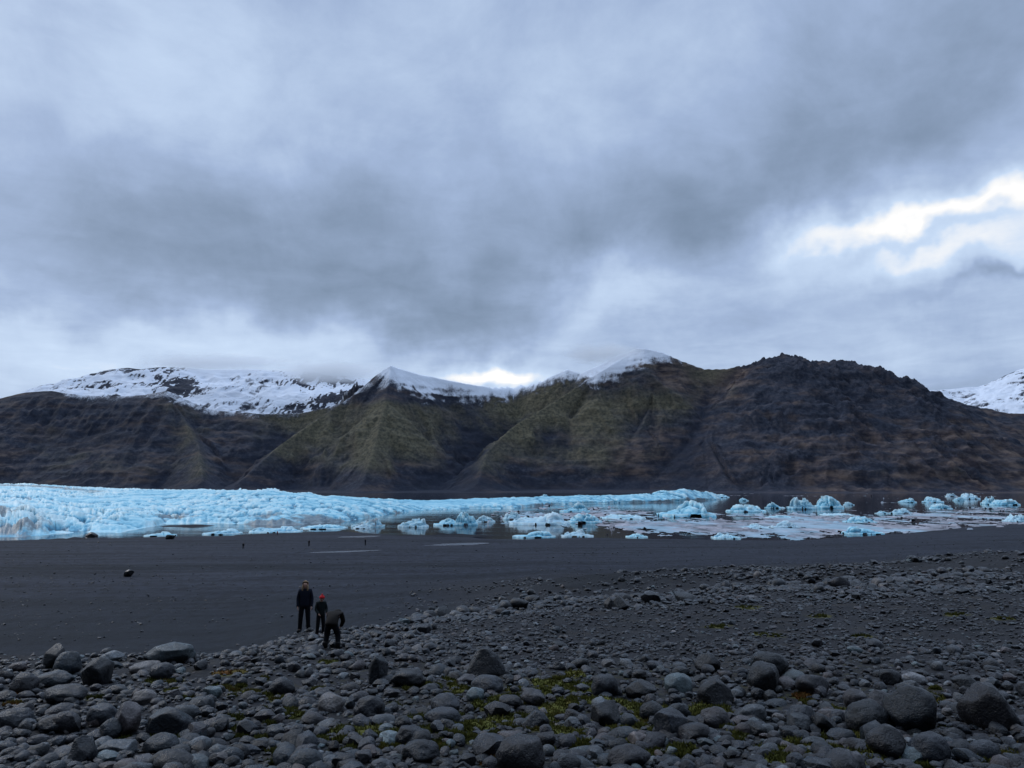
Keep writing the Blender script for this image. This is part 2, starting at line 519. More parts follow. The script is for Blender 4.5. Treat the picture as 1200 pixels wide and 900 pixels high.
for (cx, cy, rx, ry, lv) in POOLS:
    t = np.linspace(0, 2 * np.pi, 60, endpoint=False)
    rim = np.stack((rx * 1.4 * np.cos(t), ry * 1.4 * np.sin(t) + .5 * rx * 1.4 * np.cos(t), 0 * t), -1)
    v = np.vstack(([[0, 0, 0]], rim)); i = np.arange(60)
    o = link('meltwater_pool', mesh_np('meltwater_pool', v, np.stack((0 * i, 1 + i, 1 + (i + 1) % 60), -1), mats=[m_pool]), kind='structure')
    o.location = (cx, cy, lv - 0.06)

# ------------------------------------------------------------------ mountains
def poly(pts, dflt):
    out = []
    for p in pts:
        d = p[2] if len(p) > 2 else None
        out.append([p[0], p[1], d])
    ks = [i for i, p in enumerate(out) if p[2] is not None]
    if not ks:
        for p in out:
            p[2] = dflt
    else:
        for i, p in enumerate(out):
            if p[2] is None:
                p[2] = float(np.interp(i, ks, [out[k][2] for k in ks]))
    return np.array([world_at(*p) for p in out])


def tents(x, y, ridges):
    h = np.full(x.shape, -400.0); dist = np.full(x.shape, 1e9)
    for pts, slope in ridges:
        for p, q in zip(pts[:-1], pts[1:]):
            ex, ey = q[0] - p[0], q[1] - p[1]
            L2 = ex * ex + ey * ey + 1e-6
            t = np.clip(((x - p[0]) * ex + (y - p[1]) * ey) / L2, 0, 1)
            dd = np.hypot(x - p[0] - t * ex, y - p[1] - t * ey)
            hh = p[2] + (q[2] - p[2]) * t - slope * dd
            up = hh > h
            h = np.where(up, hh, h); dist = np.where(up, dd, dist)
    return h, dist


SKY_A = [(-900, 430, 2900), (-500, 452), (-250, 462), (-100, 468), (0, 466, 2900), (30, 459), (60, 457), (75, 460), (120, 464), (170, 462), (195, 457),
         (205, 461), (225, 471), (250, 480), (300, 484), (350, 483), (385, 477), (405, 468), (428, 452), (438, 441), (450, 432), (458, 428, 2900),
         (470, 432), (490, 438), (505, 441), (540, 448), (570, 453, 3200), (600, 452, 3300), (625, 449), (640, 443), (665, 432), (680, 437),
         (700, 428), (725, 415), (745, 408, 3000), (755, 408), (775, 412), (800, 423), (825, 432), (850, 432), (870, 428), (890, 421),
         (905, 417, 2900), (918, 414), (935, 417), (950, 423), (962, 421), (970, 425), (978, 421), (1000, 422), (1015, 430), (1040, 440), (1060, 450),
         (1080, 458), (1105, 465), (1140, 475), (1180, 483), (1200, 484), (1400, 496), (1700, 520, 2900)]
SPURS = [
    [(458, 429, 2900), (452, 470, 2680), (440, 520, 2430), (425, 566, 2180)],
    [(428, 453, 2900), (385, 482, 2760), (330, 520, 2560), (285, 560, 2280)],
    [(745, 410, 3000), (700, 437, 2930), (650, 470, 2820), (600, 500, 2680), (570, 530, 2480), (560, 566, 2220)],
    [(765, 413, 3000), (770, 455, 2830), (752, 500, 2640)],
    [(905, 419, 2900), (870, 445, 2830), (838, 475, 2720), (828, 515, 2500), (850, 560, 2230)],
    [(935, 418, 2900), (930, 470, 2650), (905, 520, 2420), (900, 566, 2170)],
    [(195, 459, 2900), (212, 485, 2760), (232, 520, 2560), (238, 562, 2260)],
]
i1 = [p[0] for p in SKY_A].index(300); i2 = [p[0] for p in SKY_A].index(905)
full = poly(SKY_A, 2900)
ridges = [(full[:i1 + 1], .66), (full[i1:i2 + 1], 1.12), (full[i2:], .66)] + [(poly(s, 2600), .86) for s in SPURS]
pxs = np.arange(-420, 1640, 1.5)
dep = np.concatenate((np.linspace(1850, 3200, 300), np.linspace(3210, 3900, 30)))
PX, DP = np.meshgrid(pxs, dep)
mx_, my_ = DP * (PX - 600) / (F * 1.0), DP
wx = 60 * fbm2(mx_ / 420, my_ / 420, 3); wy = 60 * fbm2(mx_ / 420 + 50, my_ / 420, 3)
h0, ds = tents(mx_ , my_, ridges)
h1, _ = tents(mx_ + wx, my_ + wy, ridges)
kk = sstep(ds, 10, 160)
h = h0 * (1 - kk) + h1 * kk
crag = sstep(PX, 840, 900) * (1 - sstep(PX, 1080, 1220))
gul = fbm2(mx_ / 60 + 0.25 * h / 60, my_ / 230, 4, 0.44, ridged=True)
rgh = fbm2(mx_ / 105, my_ / 105, 5, 0.46, ridged=True)
amp = sstep(ds, 0, 90)
h = h + (gul - .35) * (20 + 20 * crag) * (.25 + 1.1 * sstep(fbm2(mx_ / 260 + 7, my_ / 260, 3), -.2, .4)) * (0.08 + .92 * amp) + (rgh - .35) * (13 + 12 * crag) * (0.15 + .85 * amp)
h = h + crag * (1 - amp) * 20 * np.maximum(fbm2(mx_ / 22, my_ / 60 + 3, 4, .8) + .5 * fbm2(mx_ / 70, 0 * my_, 2), -.3)
# layered lava benches
st = h / 34.0 + 1.1 * fbm2(mx_ / 240, my_ / 240, 4)
fr = st - np.floor(st)
bench = (sstep(fr, 0.0, 0.45) - fr) * 30.0
h = h + bench * 0.22 * sstep(h, 20, 80) * (0.25 + .75 * amp) * (0.4 + 0.6 * sstep(fbm2(mx_ / 200 + 9, my_ / 200, 3), -.25, .25))
h = np.where(h < 60, 22.0 * np.log1p(np.exp(np.clip(h / 22.0, -30, 30))) - 4.0 + 0 * h, h)
sm = sstep(h, 50, 75)
fan = np.maximum(0, (DP - 1930) * 0.024) * sstep(PX, 640, 1000) + np.maximum(0, (DP - 2050) * 0.02)
fan = fan * (1 + .35 * fbm2(mx_ / 120, my_ / 120, 3)) - 1.5
h = np.maximum(h - 2.0, np.minimum(fan, 18))
h = np.where(DP < 1990, h * sstep(DP, 1880, 1990) - 2.5 * (1 - sstep(DP, 1880, 1990)), h)

py_line = np.interp(PX, [-400, 40, 64, 75, 100, 150, 190, 205, 225, 250, 300, 350, 385, 405, 425, 440, 458, 470, 490, 520, 560, 600, 640, 665, 690, 720, 745, 775, 800, 820, 850, 860, 1700],
                    [400, 425, 455, 463, 467, 465, 462, 470, 478, 484, 486, 484, 478, 470, 456, 452, 452, 460, 468, 470, 472, 467, 455, 450, 452, 446, 434, 424, 424, 428, 425, 400, 400])
elev_px = 568 - F * (h - 22) / DP * 1.0          # height as seen from the view point, as an elevation angle scale
gradx = np.gradient(h, axis=1) / np.maximum(np.gradient(mx_, axis=1), 1e-3)
grady = np.gradient(h, axis=0) / np.maximum(np.gradient(my_, axis=0), 1e-3)
steep = np.hypot(gradx, grady)
streak = fbm2(mx_ / 26, my_ / 150 + h / 90, 4, 0.6)
snow = np.clip(.44 + (py_line - elev_px) / 30.0 + streak * .24 - .10 * sstep(perlin2(mx_ / 15 + 2 * perlin2(mx_ / 90, my_ / 90), my_ / 160), .05, .5) + fbm2(mx_ / 60, my_ / 60, 4) * .25 - np.clip(steep - 1.0, 0, .8) * .5, 0, 1)
snow = snow * (1 - .62 * np.exp(-((PX - 435) / 13) ** 2 - ((elev_px - 443) / 9) ** 2)) * (1 - .35 * np.exp(-((PX - 530) / 16) ** 2 - ((elev_px - 456) / 8) ** 2))
snow = np.maximum(snow, sstep(DP, 3150, 3500) * (h > 330))
snow = snow * (py_line > 405)


def blur(a, n):
    for ax in (0, 1):
        k = np.ones(n) / n
        pad = [(0, 0), (0, 0)]; pad[ax] = (n // 2, n // 2)
        q = np.pad(a, pad, mode='edge')
        c = np.cumsum(q, axis=ax)
        c = np.concatenate((np.zeros_like(np.take(c, [0], axis=ax)), c), axis=ax)
        lo = np.take(c, np.arange(a.shape[ax]), axis=ax); hi = np.take(c, np.arange(n, n + a.shape[ax]), axis=ax)
        a = (hi - lo) / n
    return a


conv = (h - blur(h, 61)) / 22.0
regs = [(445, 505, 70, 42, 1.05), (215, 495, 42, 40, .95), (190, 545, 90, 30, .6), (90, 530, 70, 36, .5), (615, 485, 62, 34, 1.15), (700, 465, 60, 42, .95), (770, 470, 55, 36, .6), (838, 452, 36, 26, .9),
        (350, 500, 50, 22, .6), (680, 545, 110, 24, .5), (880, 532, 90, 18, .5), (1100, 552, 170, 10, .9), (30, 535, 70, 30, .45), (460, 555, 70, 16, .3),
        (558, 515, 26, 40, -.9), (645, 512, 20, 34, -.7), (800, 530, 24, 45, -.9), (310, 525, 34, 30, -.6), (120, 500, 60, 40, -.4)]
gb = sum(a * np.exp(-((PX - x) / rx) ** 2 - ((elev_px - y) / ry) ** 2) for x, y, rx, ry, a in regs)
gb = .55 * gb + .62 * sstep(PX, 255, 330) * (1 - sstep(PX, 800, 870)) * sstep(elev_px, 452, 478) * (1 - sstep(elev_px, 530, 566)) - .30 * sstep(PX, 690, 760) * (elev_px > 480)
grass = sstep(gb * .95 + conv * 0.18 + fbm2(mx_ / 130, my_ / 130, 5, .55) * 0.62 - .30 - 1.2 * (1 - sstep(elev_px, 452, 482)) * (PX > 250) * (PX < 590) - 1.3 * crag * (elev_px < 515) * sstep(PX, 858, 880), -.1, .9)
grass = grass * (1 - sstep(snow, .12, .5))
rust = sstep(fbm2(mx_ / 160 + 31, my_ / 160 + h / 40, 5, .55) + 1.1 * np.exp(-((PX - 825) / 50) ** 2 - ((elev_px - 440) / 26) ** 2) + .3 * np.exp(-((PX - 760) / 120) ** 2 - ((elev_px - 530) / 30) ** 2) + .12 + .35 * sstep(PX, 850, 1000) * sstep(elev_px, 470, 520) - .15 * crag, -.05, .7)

scree_shade = np.zeros_like(h)  # dark scree, strengthened in hollows to paint in weak ravine shade
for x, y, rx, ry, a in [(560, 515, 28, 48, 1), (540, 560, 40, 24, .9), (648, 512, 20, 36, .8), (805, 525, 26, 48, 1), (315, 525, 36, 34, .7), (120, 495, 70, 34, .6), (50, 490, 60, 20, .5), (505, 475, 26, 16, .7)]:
    scree_shade = np.maximum(scree_shade, a * np.exp(-((PX - x) / rx) ** 2 - ((elev_px - y) / ry) ** 2))
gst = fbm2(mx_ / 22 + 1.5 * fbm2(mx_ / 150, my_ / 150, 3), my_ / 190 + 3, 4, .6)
scree_shade = np.clip(scree_shade + .55 * sstep(gst, .10, .42) * sstep(h, 40, 110) + .40 * sstep(-conv, .2, .9) + .6 * sstep(elev_px, 556, 572) * (PX < 760) + .35 * fbm2(mx_ / 90, my_ / 160, 4), 0, 1)
m_mtn, T, b, g = mat('basalt_mountain')
pos = g.outputs['Position']
nf = T.noise(T.vm('MULTIPLY', pos, (.09, .06, .09)), 1.0, 8, .74).outputs['Fac']
band = T.noise(T.vm('MULTIPLY', pos, (.018, .018, .050)), 1.0, 6, .66).outputs['Fac']
rock = T.ramp(T.m('ADD', T.m('MULTIPLY', nf, .70), T.m('MULTIPLY', band, .30)), [(.36, (.010, .014, .027)), (.5, (.027, .033, .051)), (.66, (.080, .076, .090))])
rock = T.mix(T.m('MULTIPLY', T.attr('rust'), .75), rock, T.mix(T.mapr(band, .4, .62), (.042, .031, .034), (.165, .118, .092)))
grs = T.mix(T.mapr(nf, .36, .64), (.058, .058, .038), (.142, .124, .082))
rock = T.mix(T.m('MULTIPLY', T.attr('scree_shade'), .85), rock, T.mix(nf, (.007, .012, .026), (.019, .025, .042)))
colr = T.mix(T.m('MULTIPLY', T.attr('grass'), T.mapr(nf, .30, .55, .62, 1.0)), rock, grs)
sn = T.m('MULTIPLY', T.attr('snow'), 1.0)
strata = T.noise(T.vm('MULTIPLY', pos, (.013, .013, .070)), 1.0, 5, .7).outputs['Fac']
colr = T.vm('SCALE', colr, scale=T.mapr(strata, .40, .56, .88, 1.06))
sf = T.noise(T.vm('MULTIPLY', pos, (.22, .22, .05)), 1.0, 8, .74).outputs['Fac']
sn = T.mapr(T.m('ADD', sn, T.m('MULTIPLY', T.m('SUBTRACT', sf, .5), .9)), .30, .72)
T.link(T.mix(sn, colr, (.74, .79, .88)), b.inputs['Base Color'])
b.inputs['Roughness'].default_value = .9
b.inputs['Specular IOR Level'].default_value = .15
T.link(T.bump(nf, .8, 5.0), b.inputs['Normal'])
me = mesh_np('mountain', np.stack((mx_, my_, h), -1).reshape(-1, 3), grid_faces(*h.shape), {'snow': snow, 'grass': grass, 'rust': rust, 'scree_shade': scree_shade}, mats=[m_mtn])
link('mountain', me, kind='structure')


def back_range(pts, px0, px1, d0, d1, slope, name, bare, bmask):
    rid = [(poly(pts, d1 - 400), slope)]
    P_, D_ = np.meshgrid(np.arange(px0, px1, 1.7), np.linspace(d0, d1, 170))
    x, y = D_ * (P_ - 600) / F, D_
    hh, dd = tents(x, y, rid)
    am = sstep(dd, 0, 120)
    n = fbm2(x / 130, y / 130, 6, .55, ridged=True)
    hh = hh + (n - .35) * 22 * (.14 + .86 * am) + 40 * am * fbm2(x / 420, y / 420, 3)
    s = np.hypot(np.gradient(hh, axis=1) / np.gradient(x, axis=1), np.gradient(hh, axis=0) / np.gradient(y, axis=0))
    sn_ = np.clip(1.15 - .6 * np.maximum(0, s - .7) + .5 * fbm2(x / 45, y / 45, 5, .6) - bare * bmask(P_) * sstep(.55 * fbm2(x / 230 + 4, y / 260, 4) + .45 * fbm2(x / 26, y / 120, 5, .6, ridged=True), .12, .42), 0, 1)
    mm = mesh_np(name, np.stack((x, y, hh), -1).reshape(-1, 3), grid_faces(*hh.shape), {'snow': sn_, 'grass': 0 * hh, 'rust': 0 * hh, 'scree_shade': 0 * hh}, mats=[m_mtn])
    link(name, mm, kind='structure')


back_range([(-60, 500, 3800), (20, 478), (50, 466), (70, 458), (85, 449), (100, 442), (130, 433), (150, 431), (165, 433), (190, 430), (215, 431), (240, 433), (290, 433),
            (330, 435), (365, 436), (385, 440), (405, 441), (440, 446), (520, 466), (600, 480)], -90, 620, 3000, 4300, .42, 'snowy_mountain', .9, lambda p: .62 + np.exp(-((p - 195) / 34) ** 2) + 1.1 * np.exp(-((p - 375) / 45) ** 2) + .5 * np.exp(-((p - 110) / 40) ** 2))
back_range([(980, 500, 5000), (1040, 470), (1070, 460), (1090, 457), (1110, 456), (1130, 454), (1150, 453), (1170, 450), (1185, 442), (1200, 437), (1240, 418), (1300, 428), (1500, 440), (1700, 470, 5000)],
           950, 1700, 3800, 5600, .38, 'snowy_mountain', .9, lambda p: .75 + .6 * np.exp(-((p - 1195) / 14) ** 2))

# ------------------------------------------------------------------ glacier
def depth_of(py, z=0.0):
    r = ray(600, py)
    return (z - EYE[2]) / r[2]


G_PX = [-500, -100, 0, 40, 70, 100, 150, 200, 260, 330, 400, 440, 470, 500, 560, 600, 650, 700, 760, 800, 832, 846]
G_TOE = [630, 630, 629, 629, 626, 624, 624, 614, 613, 616, 612, 606, 601, 598, 596, 596, 591, 590, 589, 588, 586, 585]
G_PY = [564, 566, 567, 568, 569, 571, 573, 575, 574, 575.5, 581, 583.5, 585, 586, 584, 582.5, 581.5, 580.5, 577.5, 573, 577, 583]
G_PK = [1300, 1300, 1250, 1200, 1150, 1050, 900, 800, 700, 690, 680, 700, 720, 760, 820, 860, 930, 960, 1000, 1000, 1000, 1000]
gp = np.arange(-480, 850, 1.2)
s_ = np.concatenate((np.linspace(-.10, .0, 4), np.linspace(.004, .12, 40), np.linspace(.125, 1.0, 130), np.linspace(1.02, 1.6, 24)))
toe = np.array([depth_of(v) for v in np.interp(gp, G_PX, G_TOE)])
toe = toe * (1 + 0.02 * fbm2(gp / 14.0, 0 * gp, 4))
pk = np.maximum(np.interp(gp, G_PX, G_PK), toe * 1.08)
tpy = np.interp(gp, G_PX, G_PY)
top = EYE[2] + pk * np.array([ray(600, v)[2] for v in tpy])
TO, S_ = np.meshgrid(toe, s_); PK = np.meshgrid(pk, s_)[0]; TP = np.meshgrid(top, s_)[0]; GP = np.meshgrid(gp, s_)[0]
gdp = TO + (PK - TO) * S_
gxx, gyy = gdp * (GP - 600) / F, gdp
low = np.clip(S_, 0, 1)
cl_ = .12 + .25 * (1 - sstep(GP, 20, 140)) + .16 * sstep(GP, 480, 600)
hz = TP * (cl_ * sstep(S_, 0, .03) + (1 - cl_) * (1 - (1 - low) ** 1.45))
hz = np.where(S_ > 1, TP * (1 - 0.55 * (S_ - 1) * np.where(GP > 330, 3.0, .4)), hz)
c1 = fbm2(gxx / 30, gyy / 42, 5, .55, ridged=True)
c2 = fbm2(gxx / 9, gyy / 17, 4, .55, ridged=True)
c3 = fbm2(gxx / 75 + 4, gyy / 60, 4)
edge = np.exp(-S_ * 5.0)
left = 1 - sstep(GP, 30, 130)
ser = sstep(GP, 230, 330) * (1 - sstep(GP, 400, 520)) * sstep(S_, .3, .7)
wf1, wf2, wid = worley(gxx / 26 + 1.0 * c3, gyy / 24 + .5 * gxx / 26 + .5 * c1)
vf1, vf2, vid_ = worley(gxx / 6.5 + .4 * c1, gyy / 12 + .2 * gxx / 6.5)
crack = 1 - sstep(wf2 - wf1, .02, .22); crack2 = 1 - sstep(vf2 - vf1, .02, .20)
zone = sstep(fbm2(gxx / 130, gyy / 150, 3), -.35, .25)          # crevassed and smooth reaches
a_g = np.clip(TP / 14.0, .25, 1.2)
dz = a_g * ((c1 - .45) * (1.3 + 1.0 * edge + 3.0 * left * edge + 1.0 * ser) + (c2 - .45) * .7 + c3 * 1.8 + zone * ((wid - .5) * (1.6 + 2 * edge + 2 * ser) - crack * 2.6 + (vid_ - .5) * 1.2 - crack2 * 1.4))
hz = np.where(S_ >= 0, hz + dz * sstep(S_, 0, .02), -3.0 + 0 * hz)
hz = np.where(GP > 838, hz * (1 - sstep(GP, 838, 848)) - 2 * sstep(GP, 838, 848), hz)
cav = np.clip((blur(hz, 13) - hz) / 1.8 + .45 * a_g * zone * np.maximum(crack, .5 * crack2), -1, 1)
dirt = np.clip(sstep(fbm2(gxx / 60, gyy / 22 + 8, 5, .6) + 1.1 * np.exp(-S_ * 9) * sstep(fbm2(gxx / 90, gyy / 90, 3), -.3, .3) - .25 * (GP > 420), .30, .85), 0, 1)
mor = np.exp(-((S_ - (.74 - (GP - 60) * .0004)) / .10) ** 2) * (.75 + .5 * fbm2(gxx / 40, gyy / 60, 3)) * (1 - sstep(GP, 110, 150)) * sstep(GP, -300, 10)
dirt = np.maximum(dirt * .8, mor)
dirt = np.maximum(dirt, 1.1 * np.exp(-S_ * 14) * (1 - sstep(GP, 20, 130)) * sstep(fbm2(gxx / 14, gyy / 14, 4), -.25, .3))  # dark dirt near the toe, also standing in for cave shade


def ice_material(name, tint=1.0):
    m, T, b, g = mat(name)
    pos = g.outputs['Position']
    n1 = T.noise(T.vm('MULTIPLY', pos, (.11, .16, .3)), 1.0, 6, .62).outputs['Fac']
    n2 = T.noise(pos, .9, 5, .65).outputs['Fac']
    n3 = T.noise(T.vm('MULTIPLY', pos, (.022, .05, .05)), 1.0, 4, .6).outputs['Fac']
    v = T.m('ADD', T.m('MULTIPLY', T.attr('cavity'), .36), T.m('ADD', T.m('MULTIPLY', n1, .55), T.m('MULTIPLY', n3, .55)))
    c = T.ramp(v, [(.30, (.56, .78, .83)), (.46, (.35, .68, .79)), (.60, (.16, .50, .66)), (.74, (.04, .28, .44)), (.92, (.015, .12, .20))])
    c = T.mix(T.mapr(n2, .5, .75, 0, .35), c, (.60, .76, .82))
    c = T.mix(T.m('MULTIPLY', T.attr('white'), T.mapr(n1, .3, .6, 1, .5)), c, (.58, .70, .76))
    dn = T.mapr(T.m('ADD', T.attr('dirt'), T.m('MULTIPLY', T.m('SUBTRACT', n2, .5), .9)), .18, .85, 0, .88)
    c = T.mix(dn, c, (.10, .12, .14))
    T.link(c, b.inputs['Base Color'])
    b.inputs['Roughness'].default_value = .45
    T.link(T.bump(T.m('ADD', n1, T.m('MULTIPLY', n2, .4)), .7, 1.0), b.inputs['Normal'])
    return m


m_ice = ice_material('glacier_ice')
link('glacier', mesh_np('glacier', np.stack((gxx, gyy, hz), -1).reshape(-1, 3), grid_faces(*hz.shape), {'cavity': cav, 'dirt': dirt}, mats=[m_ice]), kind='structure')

# ------------------------------------------------------------------ icebergs
BERG_GROUP = 'icebergs floating in the lagoon'
BERGS = [
    # centre x, waterline y, width, profile [(0..1, height px)], dirt, label
    (429, 618, 38, [(0, 1), (.2, 5), (.5, 10), (.75, 13), (1, 4)], .9, 'dirty grey iceberg banded with ash against the glacier toe'),
    (423, 619.5, 20, [(0, 3), (.5, 6), (1, 5)], 0, 'small clean blue ice slab before the dirty grey iceberg'),
    (483, 618, 36, [(0, 4), (.3, 11), (.6, 10), (.85, 13), (1, 6)], .1, 'stubby pale iceberg with a rounded shoulder off the glacier toe'),
    (524, 616, 33, [(0, 1), (.3, 8), (.55, 11), (.8, 8), (1, 3)], 0, 'low white wedge iceberg pointed at both ends beside dark water'),
    (546, 616, 27, [(0, 12), (.3, 20), (.6, 18), (1, 9)], 0, 'chunky deep blue iceberg behind the low white wedge'),
    (568, 612, 24, [(0, 7), (.5, 10), (1, 6)], .55, 'grey streaked iceberg trailing from the chunky deep blue one'),
    (600, 609, 22, [(0, 6), (.4, 12), (1, 9)], 0, 'small pale blue iceberg at the edge of open dark water'),
    (632, 615, 70, [(0, 6), (.2, 14), (.45, 9), (.7, 18), (.9, 16), (1, 5)], .1, 'long ragged iceberg shelf with stepped blue top'),
    (674, 601, 36, [(0, 3), (.3, 8), (.6, 15), (.85, 13), (1, 4)], .15, 'jagged iceberg with dark cracks above the long shelf'),
    (686, 613, 40, [(0, 6), (.3, 13), (.7, 14), (1, 9)], 0, 'broad blocky iceberg with a smooth blue face'),
    (733, 608, 52, [(0, 3), (.5, 3), (.85, 4), (.93, 6), (1, 1)], 0, 'thin flat ice tongue ending in an upturned tip'),
    (626, 628, 50, [(0, 1), (.35, 4), (.6, 9), (.85, 8), (1, 2)], 0, 'white triangular iceberg stranded on the black beach edge'),
    (677, 627, 38, [(0, 3), (.3, 8), (.65, 11), (.75, 7), (1, 1)], 0, 'stranded iceberg with a notched crest touching the black beach'),
    (747, 628, 25, [(0, 1), (.5, 6), (1, 1)], 0, 'small whitish ice mound alone at the slushy beach edge'),
    (639, 583, 13, [(0, 2), (.4, 5), (1, 2)], .1, 'tiny far iceberg standing up against the dark mountain foot'),
    (794, 585, 46, [(0, 5), (.4, 9), (.7, 12), (1, 8)], 0, 'tall pale iceberg wall where the glacier tongue ends'),
    (808, 606, 66, [(0, 4), (.15, 9), (.4, 14), (.6, 24), (.8, 20), (.93, 8), (1, 3)], .1, 'largest bright blue iceberg with a hollowed dark waterline'),
    (847, 583, 18, [(0, 2), (.5, 5), (1, 2)], 0, 'little pale iceberg just beyond the largest bright blue one'),
    (872, 587, 11, [(0, 1), (.5, 5), (1, 1)], 0, 'tiny pointed iceberg on dark water before the far shore'),
    (878, 600, 44, [(0, 7), (.2, 9), (.6, 11), (.8, 10), (1, 2)], .3, 'flat topped iceberg with a dark shaded end'),
    (907, 596, 18, [(0, 4), (.4, 10), (1, 3)], .35, 'dull grey green iceberg behind the flat topped one'),
    (915, 595.5, 13, [(0, 2), (.5, 3), (1, 1)], 0, 'thin ice sliver beside the dull grey green iceberg'),
    (942, 597, 33, [(0, 6), (.3, 18), (.6, 16), (1, 12)], 0, 'round shouldered blue iceberg joined to a taller domed one'),
    (974, 596, 34, [(0, 10), (.35, 19), (.6, 17), (.9, 10), (1, 3)], 0, 'domed deep cyan iceberg with a paler foot'),
    (996, 592, 12, [(0, 3), (.5, 5), (1, 1)], 0, 'small pale block just off the domed deep cyan iceberg'),
    (922, 619, 34, [(0, 1), (.4, 9), (.65, 11), (1, 1)], 0, 'pale blue hump of ice amid the grey slush'),
    (888, 620, 30, [(0, 1), (.5, 8), (1, 1)], .15, 'faded low ice hump nearly lost in the grey slush'),
    (853, 630, 32, [(0, 1), (.4, 8), (.7, 6), (1, 1)], 0, 'low icy mound close to the black shoreline'),
    (918, 607, 40, [(0, 3), (.4, 4), (1, 1)], .25, 'flat slate blue floe before the two joined icebergs'),
    (985, 604, 36, [(0, 1), (.5, 3), (1, 2)], 0, 'flat white floe under the domed deep cyan iceberg'),
    (1012, 613, 34, [(0, 4), (.4, 10), (.7, 9), (1, 2)], 0, 'rounded sky blue iceberg set back from the shore'),
    (1016, 622, 46, [(0, 6), (.3, 11), (.6, 8), (1, 2)], 0, 'wide sky blue iceberg aground on the black shore'),
    (1065, 589, 20, [(0, 2), (.4, 4), (.8, 7), (1, 2)], 0, 'slanted small iceberg leaning on one side in thin ice'),
    (1097, 589, 22, [(0, 3), (.4, 9), (1, 3)], 0, 'peaked cyan iceberg behind a rounded pale hump'),
    (1106, 597, 24, [(0, 2), (.5, 9), (1, 3)], 0, 'rounded pale hump before the peaked cyan iceberg'),
    (1059, 602, 24, [(0, 2), (.35, 8), (.7, 7), (1, 2)], 0, 'arched blue iceberg with a bright rim in the slush'),
    (1116, 582, 13, [(0, 2), (.5, 5), (1, 2)], 0, 'small faint iceberg along the far shore streak'),
    (1139, 585, 24, [(0, 3), (.4, 9), (.8, 7), (1, 2)], 0, 'lumpy blue iceberg with a flat tail near the far shore'),
    (1125, 587, 13, [(0, 2), (.6, 6), (1, 5)], 0, 'narrow blue ice block against the lumpy one'),
    (1162, 591, 17, [(0, 4), (.5, 13), (1, 6)], 0, 'upright teal iceberg beside a long low blue one'),
    (1182, 592, 34, [(0, 6), (.4, 9), (.8, 8), (1, 2)], 0, 'long low blue iceberg beside the upright teal one'),
    (1196, 612, 26, [(0, 2), (.5, 11), (1, 12)], 0, 'tall blue iceberg cut by the picture edge near shore'),
    (1036, 602, 16, [(0, 1), (.5, 4), (1, 1)], 0, 'small white ice lump between two blue icebergs'),
    (256, 625, 42, [(0, 1), (.3, 4), (.7, 8), (1, 4)], 0, 'low cyan iceberg grounded below the dark glacier channel'),
    (183, 627, 34, [(0, 1), (.5, 6), (1, 2)], .1, 'thin cyan iceberg grounded at the beach below the glacier'),
    (318, 622, 60, [(0, 4), (.4, 7), (.8, 8), (1, 3)], .1, 'long broken ice raft between glacier toe and beach'),
    (376, 620, 52, [(0, 3), (.5, 6), (1, 3)], .1, 'low pale ice raft by the beach under crevassed glacier'),
]
N = 44


